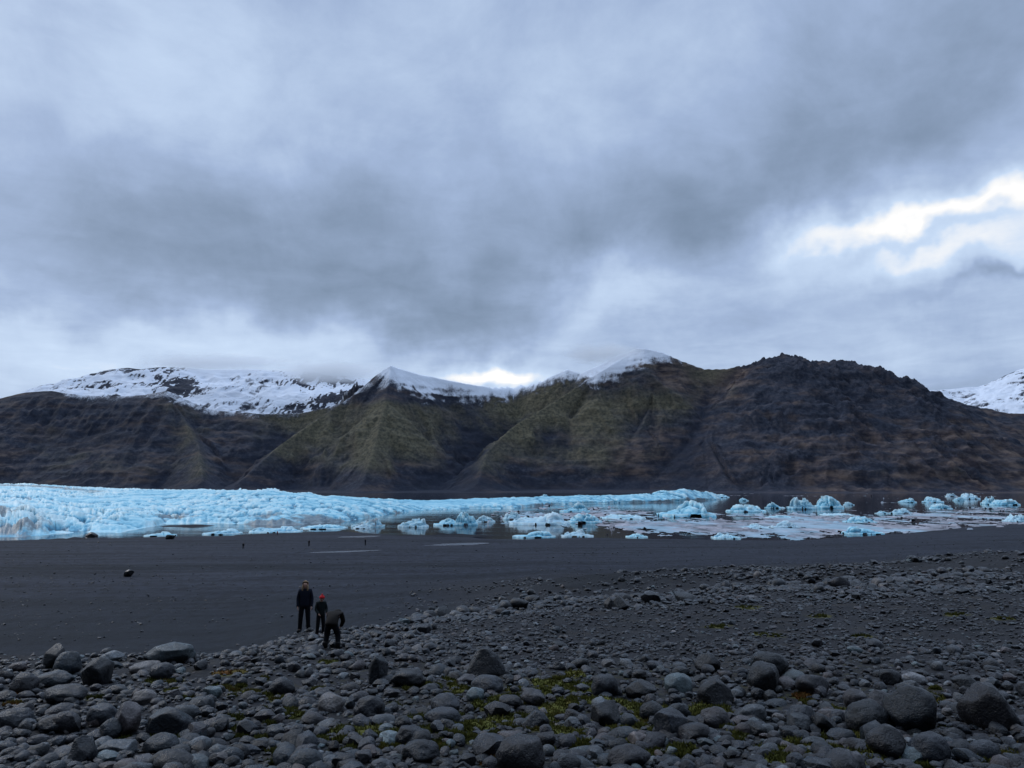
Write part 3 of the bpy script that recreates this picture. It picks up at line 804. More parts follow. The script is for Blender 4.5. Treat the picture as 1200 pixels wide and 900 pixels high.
def make_berg(px, wy_, wpx, prof, dirt_, label, seed):
    d = depth_of(wy_) if wy_ < 622 else min(depth_of(wy_), float(shore_depth(px)) + 6)
    Wm = wpx * d / F
    Dm = max(Wm * random.uniform(.55, .9), 3.0)
    u = np.linspace(0, 1, N); v = np.linspace(0, 1, 26)
    U, V = np.meshgrid(u, v)
    pr = np.interp(U, [p[0] for p in prof], [p[1] for p in prof]) * d / F
    # irregular plan outline
    cx, cyv = (U - .5) * 2, (V - .5) * 2
    rr = (np.abs(cx) ** 3.0 + np.abs(cyv) ** 2.4) ** (1 / 2.7)
    rr = rr + .10 * perlin2(cx * 2.1 + seed * 3.7, cyv * 2.1 + seed)
    rr = rr + .07 * perlin2(cx * 6 + seed, cyv * 6)
    fall = 1 - sstep(rr, .62, .93)
    back = .62 + .38 * sstep(V, .05, .45)         # the crest stands behind a lower front face
    nz = fbm2(cx * 2.4 + seed * 7.1, cyv * 2.2 + seed * 1.3, 5, .55, ridged=True) - .4
    n2 = fbm2(cx * 7 + seed * 2.1, cyv * 6 + seed, 4, .6, ridged=True) - .4
    q1, q2, qi = worley(cx * 1.7 + seed * 5.3 + .2 * nz, cyv * 1.3 + seed * 2.9)
    s1, s2, si = worley(cx * 4.2 + seed * 3.3, cyv * 3.1 + seed * 1.9)
    block = (qi - .5) * .75 - .55 * (1 - sstep(q2 - q1, .02, .16)) + (si - .5) * .25 + .5 * (qi - .5) * (cx * np.cos(qi * 30) + cyv * np.sin(qi * 30))
    hmax = pr.max()
    hh = fall * (pr * back * np.clip(1 + block + .22 * nz + .10 * n2, .15, 2)) + fall * hmax * .05 * nz
    hh = hh * (.80 * hmax / max(hh.max(), .1))
    foot = (rr < 1.0) * hmax * (.10 + .10 * np.clip(nz + .3, 0, 1))
    hh = np.where(rr < 1.0, np.maximum(hh, foot + .12), -0.8)
    x = cx * Wm / 2 + .04 * Wm * perlin2(U * 5 + seed, V * 5)
    y = cyv * Dm / 2 + .06 * Dm * perlin2(U * 6 + 9, V * 6 + seed)
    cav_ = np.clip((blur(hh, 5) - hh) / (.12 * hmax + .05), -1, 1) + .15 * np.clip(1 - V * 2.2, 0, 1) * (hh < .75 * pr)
    dr = np.clip(dirt_ * (.5 + .9 * fbm2(U * 5 + seed, hh / hmax * 4, 3)), 0, 1)
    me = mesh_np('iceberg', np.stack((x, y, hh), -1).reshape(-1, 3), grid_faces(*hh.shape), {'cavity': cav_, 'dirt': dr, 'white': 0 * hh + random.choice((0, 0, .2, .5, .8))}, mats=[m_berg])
    o = link('iceberg', me, label, 'iceberg', BERG_GROUP)
    r = ray(px, wy_)
    o.location = (r[0] * d, d + Dm * .35, 0)
    return o


m_berg = ice_material('iceberg_ice')
for i, bd in enumerate(BERGS):
    make_berg(*bd, i + 1)

# slush and brash ice between the bergs: one floating sheet with open leads
bp = np.arange(380, 1300, 1.1); bd_ = np.geomspace(285, 1900, 330)
BP, BD = np.meshgrid(bp, bd_)
bx, by = BD * (BP - 600) / F, BD
pyb = np.interp(BD, [depth_of(v) for v in np.arange(660, 574, -1)], np.arange(660, 574, -1))
dens = np.zeros_like(BD)
for (x, y, rx, ry, a) in [(1000, 618, 220, 14, 1.2), (1120, 600, 140, 12, .75), (860, 622, 120, 10, 1.1), (930, 606, 120, 6, .5), (780, 617, 70, 7, .8), (1050, 586, 140, 4, .25), (620, 606, 50, 5, .3), (900, 582, 60, 3, .2), (430, 628, 30, 4, .35), (760, 610, 50, 4, .6), (650, 601, 110, 6, .95), (730, 606, 80, 5, .9), (700, 596, 60, 3, .5), (560, 612, 60, 4, .45)]:
    dens += a * np.exp(-((BP - x) / rx) ** 2 - ((pyb - y) / ry) ** 2)
bn = fbm2(bx / 70, by / 90, 5, .6) + .75 * fbm2(bx / 8, by / 24, 4, .6)
thin = np.exp(-((pyb - 577.8) / .9) ** 2) * (BP > 830) * .9 + np.exp(-((pyb - 581 - .004 * (BP - 900)) / .6) ** 2) * (BP > 850) * .45
keep = (np.clip(dens, 0, 1.15) + thin) - .84 + 1.3 * bn
wq1, wq2, wqi = worley(bx / 4.5, by / 9)
fz = .08 + .5 * np.maximum(0, wqi - .45) * sstep(wq2 - wq1, .05, .2) + 1.6 * np.maximum(0, wqi - .93) / .07 * sstep(.5 - wq1, 0, .3) + .06 * rng.random(bx.shape)
ff = grid_faces(*bx.shape)
ok = keep.ravel()[ff].min(1) > 0
ff = ff[ok]
m_brash, T, b, g = mat('brash_ice')
pos = g.outputs['Position']
bn1 = T.noise(T.vm('MULTIPLY', pos, (.09, .045, 1)), 1.0, 7, .72).outputs['Fac']
bn2 = T.noise(T.vm('MULTIPLY', pos, (.03, .014, 1)), 1.0, 4, .6).outputs['Fac']
T.link(T.mix(T.mapr(bn2, .45, .62, 0, .6), T.ramp(bn1, [(.38, (.03, .03, .04)), (.48, (.19, .18, .205)), (.62, (.42, .42, .47))]), (.26, .48, .60)), b.inputs['Base Color'])
b.inputs['Roughness'].default_value = .5
idx = np.unique(ff); re = np.full(bx.size, -1); re[idx] = np.arange(len(idx))
bv = np.stack((bx, by, fz), -1).reshape(-1, 3)[idx]
link('brash_ice', mesh_np('brash_ice', bv, re[ff], mats=[m_brash]), 'grey slush of broken ice floating between icebergs and beach', 'brash ice', kind='stuff')

def in_moss(x, y):
    m_ = np.zeros(np.shape(x), bool)
    for (cx, cy, r_) in MOSS_W:
        m_ |= (x - cx) ** 2 + ((y - cy) / 1.2) ** 2 < r_ * r_
    return m_


# ------------------------------------------------------------------ stones
def stone_verts(sub, seed, kind):
    v, f = ico(sub)
    r = np.random.default_rng(seed)
    p = v.copy()
    off = r.uniform(-40, 40, 3)
    p = p * (1 + .20 * perlin3(v * 1.1 + off) + .06 * perlin3(v * 2.9 + off))[:, None]
    ncut = {'round': 5, 'angular': 12, 'slab': 9, 'pyramid': 8}[kind]
    for _ in range(ncut):
        n = r.normal(size=3)
        if kind == 'slab':
            n[2] *= 2.0
        if kind == 'pyramid':
            n[2] = abs(n[2]) * .5
        n /= np.linalg.norm(n)
        c = r.uniform(.62, .86) if kind != 'round' else r.uniform(.74, .96)
        s = p @ n - c
        k = .97 if kind != 'round' else .78
        p = p - np.where(s > 0, s * k, 0)[:, None] * n
    if kind == 'pyramid':
        t = np.clip((p[:, 2] + .6) / 1.6, 0, 1)
        p[:, :2] *= (1 - .35 * t)[:, None]
    p = p * (1 + (.030 * perlin3(v * 6 + off) + .014 * perlin3(v * 15 + off)))[:, None]
    lo, hi = p.min(0), p.max(0)
    return (p - (lo + hi) / 2) / (hi - lo), f      # unit box


def stone_material(name, tone_attr):
    m, T, b, g = mat(name)
    if tone_attr:
        tone = T.attr('tone'); co = T.n('ShaderNodeTexCoord').outputs['Object']
        loc = g.outputs['Position']
    else:
        oi = T.n('ShaderNodeObjectInfo')
        oa = T.n('ShaderNodeAttribute', attribute_name='tone', attribute_type='OBJECT')
        tone = oa.outputs['Fac']; loc = g.outputs['Position']
    n1 = T.noise(loc, 7.0, 6, .65).outputs['Fac']
    n2 = T.noise(loc, 38.0, 4, .7).outputs['Fac']
    n3 = T.noise(loc, 2.3, 4, .6).outputs['Fac']
    base = T.ramp(tone, [(0, (.003, .004, .006)), (.3, (.009, .011, .016)), (.55, (.021, .026, .035)), (.72, (.038, .035, .039)), (.88, (.068, .080, .090)), (1, (.17, .185, .20))])
    k = T.m('MULTIPLY', T.mapr(n1, .32, .68, 1.25, .55), T.mapr(n2, .52, .74, .9, 2.2))
    c = T.vm('SCALE', base, scale=k)
    tf = T.m('FRACT', T.m('MULTIPLY', tone, 9.0))
    c = T.mix(T.mapr(tf, .68, .80, 0, .8), c, T.vm('MULTIPLY', c, (1.45, 1.08, .92)))
    c = T.mix(T.mapr(tf, .30, .20, 0, .7), c, T.vm('MULTIPLY', c, (.85, 1.08, 1.05)))
    c = T.mix(T.mapr(n3, .58, .75, 0, .5), c, T.vm('MULTIPLY', c, (1.5, 1.1, .8)))
    T.link(c, b.inputs['Base Color'])
    T.link(T.mapr(n1, .35, .65, .22, .46), b.inputs['Roughness'])
    b.inputs['Specular IOR Level'].default_value = .34
    T.link(T.bump(T.m('ADD', n1, T.m('MULTIPLY', n2, .5)), .8, .04), b.inputs['Normal'])
    return m


m_stone = stone_material('wet_basalt_stone', False)
m_gravel = stone_material('loose_basalt_stones', True)
B_GROUP = 'boulders lying over the moraine'
NAMED = [
    # centre x, base y, width, height (photograph pixels), shape, tone, label
    (198, 779, 60, 23, 'slab', .80, 'long pale slab boulder on the crest above the dark sand'),
    (62, 783, 28, 25, 'angular', .1, 'dark angular boulder on the crest above a rounded one'),
    (79, 792, 28, 24, 'round', .45, 'round boulder tucked under the dark angular crest boulder'),
    (27, 815, 28, 22, 'round', .2, 'dark round boulder beside the orange moss clump'),
    (62, 806, 46, 18, 'round', .34, 'low grey whaleback boulder behind a wider one'),
    (76, 826, 50, 21, 'round', .26, 'wide smooth whaleback boulder below the low grey one'),
    (113, 803, 30, 30, 'angular', .05, 'blackest upright boulder near the crest'),
    (131, 775, 26, 10, 'slab', .95, 'flat pale stone lying on the crest edge by dark sand'),
    (188, 798, 26, 18, 'round', .4, 'rounded boulder just below the long pale slab'),
    (170, 790, 36, 12, 'slab', .88, 'pale flat stone under the long slab boulder'),
    (200, 863, 50, 34, 'angular', .36, 'big split boulder with a pale flat side face'),
    (148, 866, 28, 34, 'slab', .75, 'leaning thin slab propped on a round stone'),
    (118, 852, 30, 22, 'round', .5, 'round stone that the leaning thin slab rests on'),
    (129, 870, 26, 22, 'round', .35, 'darker round stone in front of the leaning slab'),
    (96, 896, 30, 28, 'pyramid', .25, 'dark blunt pyramid stone low on the slope'),
    (136, 888, 46, 20, 'angular', .85, 'angular stone with a pale shiny top near the dark pyramid'),
    (187, 884, 44, 20, 'round', .35, 'long loaf shaped dark stone below the split boulder'),
    (16, 854, 38, 20, 'round', .4, 'smooth loaf stone cut by the picture edge'),
    (62, 860, 36, 16, 'round', .12, 'dark flat oval stone beside the smooth loaf stone'),
    (330, 817, 29, 19, 'round', .15, 'dark egg shaped stone alone among small pale stones'),
    (443, 802, 20, 32, 'slab', .12, 'upright dark slab standing on its edge'),
    (478, 806, 44, 20, 'slab', .08, 'tilted black slab leaning beside the upright dark one'),
    (570, 793, 42, 30, 'pyramid', .15, 'peaked dark boulder like a small mountain at the gravel edge'),
    (432, 843, 34, 22, 'round', .3, 'domed dark stone with moss behind it'),
    (522, 838, 32, 20, 'round', .48, 'domed grey stone amid yellow green moss'),
    (518, 848, 40, 14, 'round', .5, 'long low stone touching the domed grey one'),
    (571, 813, 36, 18, 'round', .5, 'broad grey stone below the peaked dark boulder'),
    (557, 822, 20, 14, 'round', .9, 'small pale stone in front of the broad grey one'),
    (389, 834, 30, 18, 'angular', .88, 'pale bumpy stone with two humps'),
    (455, 874, 22, 14, 'angular', 1.0, 'whitish stone ringed by green moss'),
    (480, 876, 30, 20, 'round', .15, 'dark round stone beside the whitish mossy one'),
    (492, 892, 42, 20, 'round', .25, 'large dark stone wearing a cap of yellow moss'),
    (610, 908, 62, 40, 'slab', .2, 'large sloping dark boulder at the lower picture edge'),
    (709, 817, 30, 23, 'round', .3, 'round dark boulder with moss on both sides'),
    (751, 818, 36, 17, 'angular', .05, 'low black wet stone beside the round dark boulder'),
    (795, 812, 30, 20, 'round', .9, 'pale greenish rounded stone near the gravel'),
    (838, 826, 40, 27, 'pyramid', .08, 'dark hooked boulder rising to a point'),
    (710, 851, 32, 23, 'angular', .03, 'black jagged stone in the middle of the moss'),
    (737, 903, 54, 26, 'round', .32, 'large smooth oval boulder low in the moss field'),
    (786, 866, 38, 28, 'angular', .4, 'wedge boulder with a flat pinkish top'),
    (838, 853, 32, 21, 'round', .7, 'rounded pinkish grey boulder near the hooked dark one'),
    (880, 846, 36, 18, 'angular', .82, 'pale blocky stone next to the rounded pinkish grey boulder'),
    (829, 788, 27, 20, 'angular', .05, 'shiny wet black stone at the gravel edge'),
    (895, 811, 36, 29, 'round', .05, 'glossy black boulder beside a tall dark one'),
    (902, 795, 38, 26, 'angular', .12, 'tall dark boulder behind the glossy black one'),
    (747, 875, 20, 15, 'angular', .98, 'small whitish stone below the black jagged one'),
    (1015, 861, 47, 34, 'round', .02, 'wet black boulder with a shining crest'),
    (1068, 859, 60, 46, 'round', .12, 'tallest rounded dark boulder next to the wet black one'),
    (1161, 856, 54, 49, 'angular', .22, 'largest cut boulder with a pale flat top and black face'),
    (1040, 891, 42, 31, 'round', .1, 'dark round boulder in front of the wet black one'),
    (1090, 894, 42, 29, 'round', .4, 'domed boulder with green moss at its foot'),
    (941, 854, 34, 24, 'round', .5, 'rounded grey boulder near yellow moss'),
    (952, 815, 36, 20, 'round', .42, 'brownish sloping boulder beside the orange moss'),
    (933, 801, 26, 12, 'slab', .8, 'flat teal grey stone on the gravel edge'),
    (1032, 839, 24, 26, 'round', .55, 'greyer boulder between the wet black and the tallest one'),
    (1003, 832, 26, 20, 'round', .72, 'smooth pale boulder behind the wet black one'),
    (967, 858, 26, 18, 'angular', .05, 'black angular stone next to the rounded grey boulder'),
    (975, 843, 34, 10, 'slab', .75, 'flat pinkish slab above the black angular stone'),
    (1070, 803, 28, 12, 'round', .97, 'smooth pale stone on the edge of the gravel flat'),
    (1133, 808, 30, 14, 'angular', .08, 'low black stone on gravel behind the largest cut boulder'),
    (729, 715, 20, 15, 'angular', .02, 'black angular rock alone in the darker gravel hollow'),
    (715, 714, 14, 13, 'pyramid', .08, 'small black rock beside the black angular one in the hollow'),
    (151, 676, 11, 8, 'angular', .03, 'lone dark rock far out on the black sand'),
    (20, 629, 30, 11, 'angular', .12, 'brown rock mound stranded at the glacier toe'),
    (108, 630, 13, 6, 'angular', .1, 'small brown rock on the beach by the glacier'),
    (199, 632, 9, 5, 'angular', .05, 'tiny dark rock on the waterline below the glacier'),
    (590, 708, 12, 8, 'angular', .1, 'dark rock at the fringe where gravel meets sand'),
    (497, 745, 18, 13, 'angular', .15, 'dark stone beyond the people at the stony fringe'),
]
placed = []


def put_stone(o, px, by_, wpx, hpx, sink=.18, depth=None, yaw=None):
    x, y, z = hit(px, by_)
    w = wpx * y / F / .96; hh = hpx * y / F / .97 / (1 - sink)
    dp = depth or (w * .55 + hh * .45)
    o.scale = (w, dp, hh)
    yy = y + dp * .32; k = yy / y
    o.location = (x * k, yy, float(ground_z(np.array([x * k]), np.array([yy]))[0]) + hh * (.5 - sink))
    return o


def add_named(i, row):
    px, by_, w, h_, kind, tone, label = row
    if w >= 44 and px < 900:
        w, h_ = w * .88, h_ * .88
    v, f = stone_verts(4, 100 + i, kind)
    o = link('boulder', mesh_np('boulder', v, f, mats=[m_stone]), label, 'boulder', B_GROUP)
    o['tone'] = float(tone)
    put_stone(o, px, by_, w, h_)
    placed.append((px, by_ - h_ / 2, w, h_))


for i, row in enumerate(NAMED):
    add_named(i, row)

protos = []
for k in range(20):
    kind = ('round', 'angular', 'angular', 'slab', 'round')[k % 5]
    v, f = stone_verts(4, 500 + k, kind)
    o = bpy.data.objects.new('boulder', mesh_np('boulder', v, f, mats=[m_stone]))
    protos.append((o, kind))
FILL = 300 - len(NAMED)
shape_word = {'round': 'rounded', 'angular': 'angular', 'slab': 'flat'}
n_f = 0; tries = 0
used_proto = set()
while n_f < FILL and tries < 20000:
    tries += 1
    px = rng.uniform(-15, 1215)
    top_y = np.interp(px, [0, 250, 330, 450, 620, 900, 1200], [778, 782, 765, 768, 785, 790, 800])
    py = top_y + (905 - top_y) * rng.uniform(0, 1) ** .9
    t = (py - 760) / 140
    w = rng.lognormal(math.log(12 + 6 * t), .38); w = float(np.clip(w, 9, 34))
    if 310 < px < 440 and py < 805:
        w = min(w, 15.0)
    hgt = w * rng.uniform(.38, .72)
    cyp = py - hgt / 2
    if 330 < px < 415 and py < 775:
        continue
    if any(abs(px - q[0]) < .5 * (q[2] + .6 * w) and abs(py - hgt * .3 - q[1]) < .16 * q[2] + .3 * hgt for q in PATCH) and rng.random() < .75:
        continue
    if any(abs(px - q[0]) < .42 * (w + q[2]) and abs(cyp - q[1]) < .40 * (hgt + q[3]) for q in placed):
        continue
    pi = int(rng.integers(len(protos)))
    src, kind = protos[pi]
    if pi not in used_proto:
        o = src; used_proto.add(pi)
    else:
        o = src.copy()
    COL.objects.link(o)
    tone = float(np.clip(rng.beta(.9, 1.3), 0, 1))
    zone = 'near the stony crest' if t < .28 else ('in the belt of moss and stones' if t < .62 else 'low on the stony slope')
    o['label'] = ('pale ' if tone > .6 else 'dark ' if tone < .3 else 'grey ') + shape_word[kind] + ' stone ' + zone + ' among many alike'
    o['category'] = 'boulder'; o['group'] = B_GROUP; o['tone'] = tone
    put_stone(o, px, py, w, hgt, sink=.2)
    o.rotation_euler = (rng.uniform(-.18, .18), rng.uniform(-.18, .18), rng.uniform(-.5, .5) + (math.pi if rng.random() < .5 else 0))
    placed.append((px, cyp, w, hgt)); n_f += 1

# loose stones and pebbles: the countless rest, one object
LIB = {s: [stone_verts(s, 900 + k + 50 * s, ('angular', 'round', 'angular', 'slab')[k % 4]) for k in range(14)] for s in (1, 2)}


def scatter(x, y, size, sub, tone, flat=(.38, .8)):
    z = ground_z(x, y)
    V, Fc, Tn = [], [], []
    base = 0
    for k in range(len(x)):
        v, f = LIB[sub][int(rng.integers(14))]
        a = rng.uniform(0, 6.283); c, s = math.cos(a), math.sin(a)
        sc = size[k] * np.array((1, rng.uniform(.65, 1), rng.uniform(*flat)))
        q = v * sc
        tx, ty = rng.uniform(-.3, .3, 2)
        q = np.stack((q[:, 0] + tx * q[:, 2], q[:, 1] + ty * q[:, 2], q[:, 2] - tx * q[:, 0] - ty * q[:, 1]), -1)
        q = np.stack((q[:, 0] * c - q[:, 1] * s + x[k], q[:, 0] * s + q[:, 1] * c + y[k], q[:, 2] + z[k] + sc[2] * .28), -1)
        V.append(q); Fc.append(f + base); base += len(v)
        Tn.append(np.full(len(v), tone[k]))
    return np.concatenate(V), np.concatenate(Fc), np.concatenate(Tn)


def region(n, px0, px1, d0, d1, fn=None, power=1.0):
    X, Y = np.zeros(0), np.zeros(0)
    while len(X) < n:
        d = np.exp(rng.uniform(math.log(d0), math.log(d1), n * 2))
        px = rng.uniform(px0, px1, n * 2)
        x = d * (px - 600) / F
        ok = np.ones(n * 2, bool) if fn is None else rng.random(n * 2) < fn(px, d, x)
        X = np.concatenate((X, x[ok])); Y = np.concatenate((Y, d[ok]))
    X, Y = X[:n], Y[:n]
    ok = ~in_moss(X, Y) | (rng.random(n) < .3)
    return X[ok], Y[ok]


def tones(n, a=2.0, b_=2.8):
    return np.clip(rng.beta(a * .6, b_ * .6, n), 0, 1)


def belt(px, d, x):
    lim = np.interp(px, [-430, 250, 330, 420, 520, 700, 900, 1300], [18.5, 20, 27, 29, 26, 19, 17, 15])
    return 1 - sstep(d, lim * .97, lim * 1.1)


def field(px, d, x):
    c = sstep(px, 430, 640) * (1 - .75 * np.exp(-((px - 650) / 90) ** 2) * (np.abs(d - 75) < 25))
    return np.clip(c * (.28 + 1.5 * fbm2(x / 11, d / 11, 3)), 0.02, 1)


parts = []
x, y = region(8800, -430, 1700, 4.5, 30, belt); parts.append((x, y, rng.lognormal(math.log(.12), .42, len(x)).clip(.05, .34), 2, tones(len(x))))
x, y = region(15500, -430, 1700, 4.5, 34, belt); parts.append((x, y, rng.lognormal(math.log(.055), .35, len(x)).clip(.025, .13), 1, tones(len(x))))
x, y = region(14500, 360, 1700, 15, 55, lambda p, d, x: sstep(p, 380, 560)); parts.append((x, y, rng.lognormal(math.log(.10), .35, len(x)).clip(.05, .28) * (y / 28) ** .5, 1, tones(len(x), 1.4, 2.8)))
x, y = region(4700, 480, 1700, 38, 114, field); parts.append((x, y, rng.lognormal(math.log(.33), .50, len(x)).clip(.15, 1.4), 2, tones(len(x), 1.3, 3.2)))
x, y = region(17500, 430, 1700, 32, 118, field); parts.append((x, y, rng.lognormal(math.log(.24), .35, len(x)).clip(.1, .5), 1, tones(len(x), 1.5, 3)))
x, y = region(9500, -430, 1500, 60, 285, lambda p, d, x: np.clip(.25 + 1.4 * fbm2(x * .02, d * .11, 3), .05, 1)); parts.append((x, y, rng.lognormal(math.log(.17), .4, len(x)).clip(.08, .45) * (y / 120) ** .4, 1, tones(len(x), 1.6, 3.4) * .8))
x, y = region(420, 255, 520, 16.5, 29, belt); parts.append((x, y, rng.lognormal(math.log(.20), .35, len(x)).clip(.1, .4), 2, tones(len(x))))
VV, FF, TT = [], [], []; base = 0
for (x, y, s, sub, tn) in parts:
    v, f, t = scatter(x, y, s, sub, tn)
    VV.append(v); FF.append(f + base); TT.append(t); base += len(v)
stones_me = (mesh_np('loose_stones', np.concatenate(VV), np.concatenate(FF), {'tone': np.concatenate(TT)}, mats=[m_gravel]))
stones_me.set_sharp_from_angle(angle=math.radians(38))
link('loose_stones', stones_me,
     'countless small grey stones and pebbles covering the moraine', 'stones', kind='stuff')

# ------------------------------------------------------------------ moss between the stones
m_moss, T, b, g = mat('moss')
mt_ = T.attr('tone'); pos = g.outputs['Position']
mn = T.noise(pos, 24.0, 4, .6).outputs['Fac']
mc = T.ramp(mt_, [(0, (.038, .042, .010)), (.4, (.080, .084, .018)), (.7, (.12, .114, .026)), (.82, (.12, .095, .025)), (1, (.17, .075, .025))])
T.link(T.mix(T.mapr(mn, .35, .65, 0, .6), mc, T.mix(.5, mc, (.012, .014, .004))), b.inputs['Base Color'])
b.inputs['Roughness'].default_value = .9
b.inputs['Specular IOR Level'].default_value = .1
VV, FF, TT = [], [], []; base = 0
v1, f1 = ico(2)
for (px, py, wpx, tone) in PATCH:
    cx, cy, cz = hit(px, py)
    R_ = wpx * cy / F / 2
    for k in range(11):
        rr, th = R_ * math.sqrt(rng.random()), rng.uniform(0, 6.283)
        x, y = cx + rr * math.cos(th), cy + rr * math.sin(th) * 1.2
        s = R_ * rng.uniform(.28, .55) * (.42 if py < 760 else 1.0)
        q = v1 * (1 + .35 * perlin3(v1 * 2.6 + rng.uniform(0, 50, 3)))[:, None] * np.array((s, s, s * .45))
        zz = float(ground_z(np.array([x]), np.array([y]))[0])
        q = q + np.array((x, y, zz + s * .02))
        t0 = np.clip(tone + rng.normal(0, .10), 0, 1)
        VV.append(q); FF.append(f1 + base); base += len(q); TT.append(np.full(len(q), t0))
        nb = 46
        ii = rng.integers(0, len(v1), nb)
        up = v1[ii].copy(); up[:, 2] = np.abs(up[:, 2])
        root = np.stack((x + v1[ii, 0] * s, y + v1[ii, 1] * s, zz + up[:, 2] * s * .43), -1)
        dirn = up * .6 + np.array((0, 0, .7)) + rng.normal(0, .3, (nb, 3))
        L = rng.uniform(.010, .026, nb)[:, None] * (1 + cy * .04)
        side = np.cross(dirn, rng.normal(size=(nb, 3))); side /= np.linalg.norm(side, axis=1, keepdims=True) + 1e-6
        tri = np.stack((root - side * L * .4, root + side * L * .4, root + dirn * L), 1).reshape(-1, 3)
        VV.append(tri); FF.append(np.arange(nb * 3).reshape(-1, 3) + base); base += nb * 3
        TT.append(np.repeat(np.clip(t0 + rng.normal(0, .08, nb), 0, 1), 3))
link('moss', mesh_np('moss', np.concatenate(VV), np.concatenate(FF), {'tone': np.concatenate(TT)}, mats=[m_moss]), 'yellow green moss growing between the stones', 'moss', kind='stuff')

# ------------------------------------------------------------------ people
def plain(name, col, rough=.8, var=.3):
    m, T, b, g = mat(name)
    n = T.noise(g.outputs['Position'], 14.0, 4, .6).outputs['Fac']
    T.link(T.mix(T.mapr(n, .3, .7, 0, var), col, tuple(c * .45 for c in col)), b.inputs['Base Color'])
    b.inputs['Roughness'].default_value = rough
    b.inputs['Specular IOR Level'].default_value = .15
    return m


M_SKIN = plain('skin', (.42, .25, .19), .5, .1)
M_NAVY = plain('navy_cloth', (.008, .011, .022))
M_BLACK = plain('black_cloth', (.006, .007, .010))
M_GREEN = plain('dark_green_cloth', (.008, .013, .014))
M_BROWN = plain('brown_cloth', (.009, .007, .006))
M_RED = plain('red_wool', (.55, .025, .03))
M_BLOND = plain('blond_hair', (.28, .19, .11))
M_DKHAIR = plain('dark_hair', (.015, .012, .010))
M_BOOT = plain('boot_leather', (.008, .008, .009), .6)
M_EYE = plain('eye_white', (.05, .04, .04), .3)


def skin_mesh(name, chains, m, sub=2):
    """chains: list of [(point, radius), ...]; points closer than 1 mm are one vertex. The first point is the root."""
    pts, rad_, edges = [], [], []

    def vid(p, r):
        for k, q in enumerate(pts):
            if (Vector(q) - Vector(p)).length < .001:
                return k
        pts.append(p); rad_.append(r)
        return len(pts) - 1
    for ch in chains:
        ids = [vid(p, r) for p, r in ch]
        edges += list(zip(ids[:-1], ids[1:]))
    me = bpy.data.meshes.new(name)
    me.from_pydata(pts, edges, [])
    o = bpy.data.objects.new(name, me); COL.objects.link(o)
    md = o.modifiers.new('Skin', 'SKIN')
    sv = me.skin_vertices[0].data
    for k, r in enumerate(rad_):
        sv[k].radius = r if isinstance(r, tuple) else (r, r)
        sv[k].use_root = (k == 0)
    ss = o.modifiers.new('Sub', 'SUBSURF'); ss.levels = sub; ss.render_levels = sub
    dg = bpy.context.evaluated_depsgraph_get()
    out = bpy.data.meshes.new_from_object(o.evaluated_get(dg))
    bpy.data.objects.remove(o)
    out.name = name; out.materials.clear(); out.materials.append(m); out.shade_smooth()
    return out


def ball(name, c, s, m, parent, noise=.0):
    v, f = ico(3)
    q = v * (1 + noise * perlin3(v * 3))[:, None] * np.array(s) + np.array(c)
    return link(name, mesh_np(name, q, f, mats=[m]), parent=parent)


def hand_chains(wr, hd, s, side):
    """Palm, four unequal bent fingers and a thumb."""
    w, h_ = Vector(wr), Vector(hd)
    ax = (h_ - w).normalized(); lat = Vector((0, 1, 0)).cross(ax).normalized(); lat = Vector((0, -1, 0)) - ax * Vector((0, -1, 0)).dot(ax); lat.normalize()
    inn = ax.cross(lat) * side
    ch = []
    for k, L in enumerate((.070, .080, .076, .060)):
        b0 = h_ + lat * (.030 - .020 * k) * s * 1.1
        p1 = b0 + ax * L * .5 * s + inn * .008 * s
        p2 = p1 + ax * L * .45 * s + inn * .022 * s
        ch.append([(tuple(h_), .026 * s), (tuple(b0 + ax * .02 * s), .011 * s), (tuple(p1), .009 * s), (tuple(p2), .008 * s)])
    t1 = w.lerp(h_, .45) + lat * .038 * s
    ch.append([(tuple(w.lerp(h_, .45)), .024 * s), (tuple(t1), .011 * s), (tuple(t1 + ax * .045 * s + lat * .012 * s), .009 * s)])
    return ch


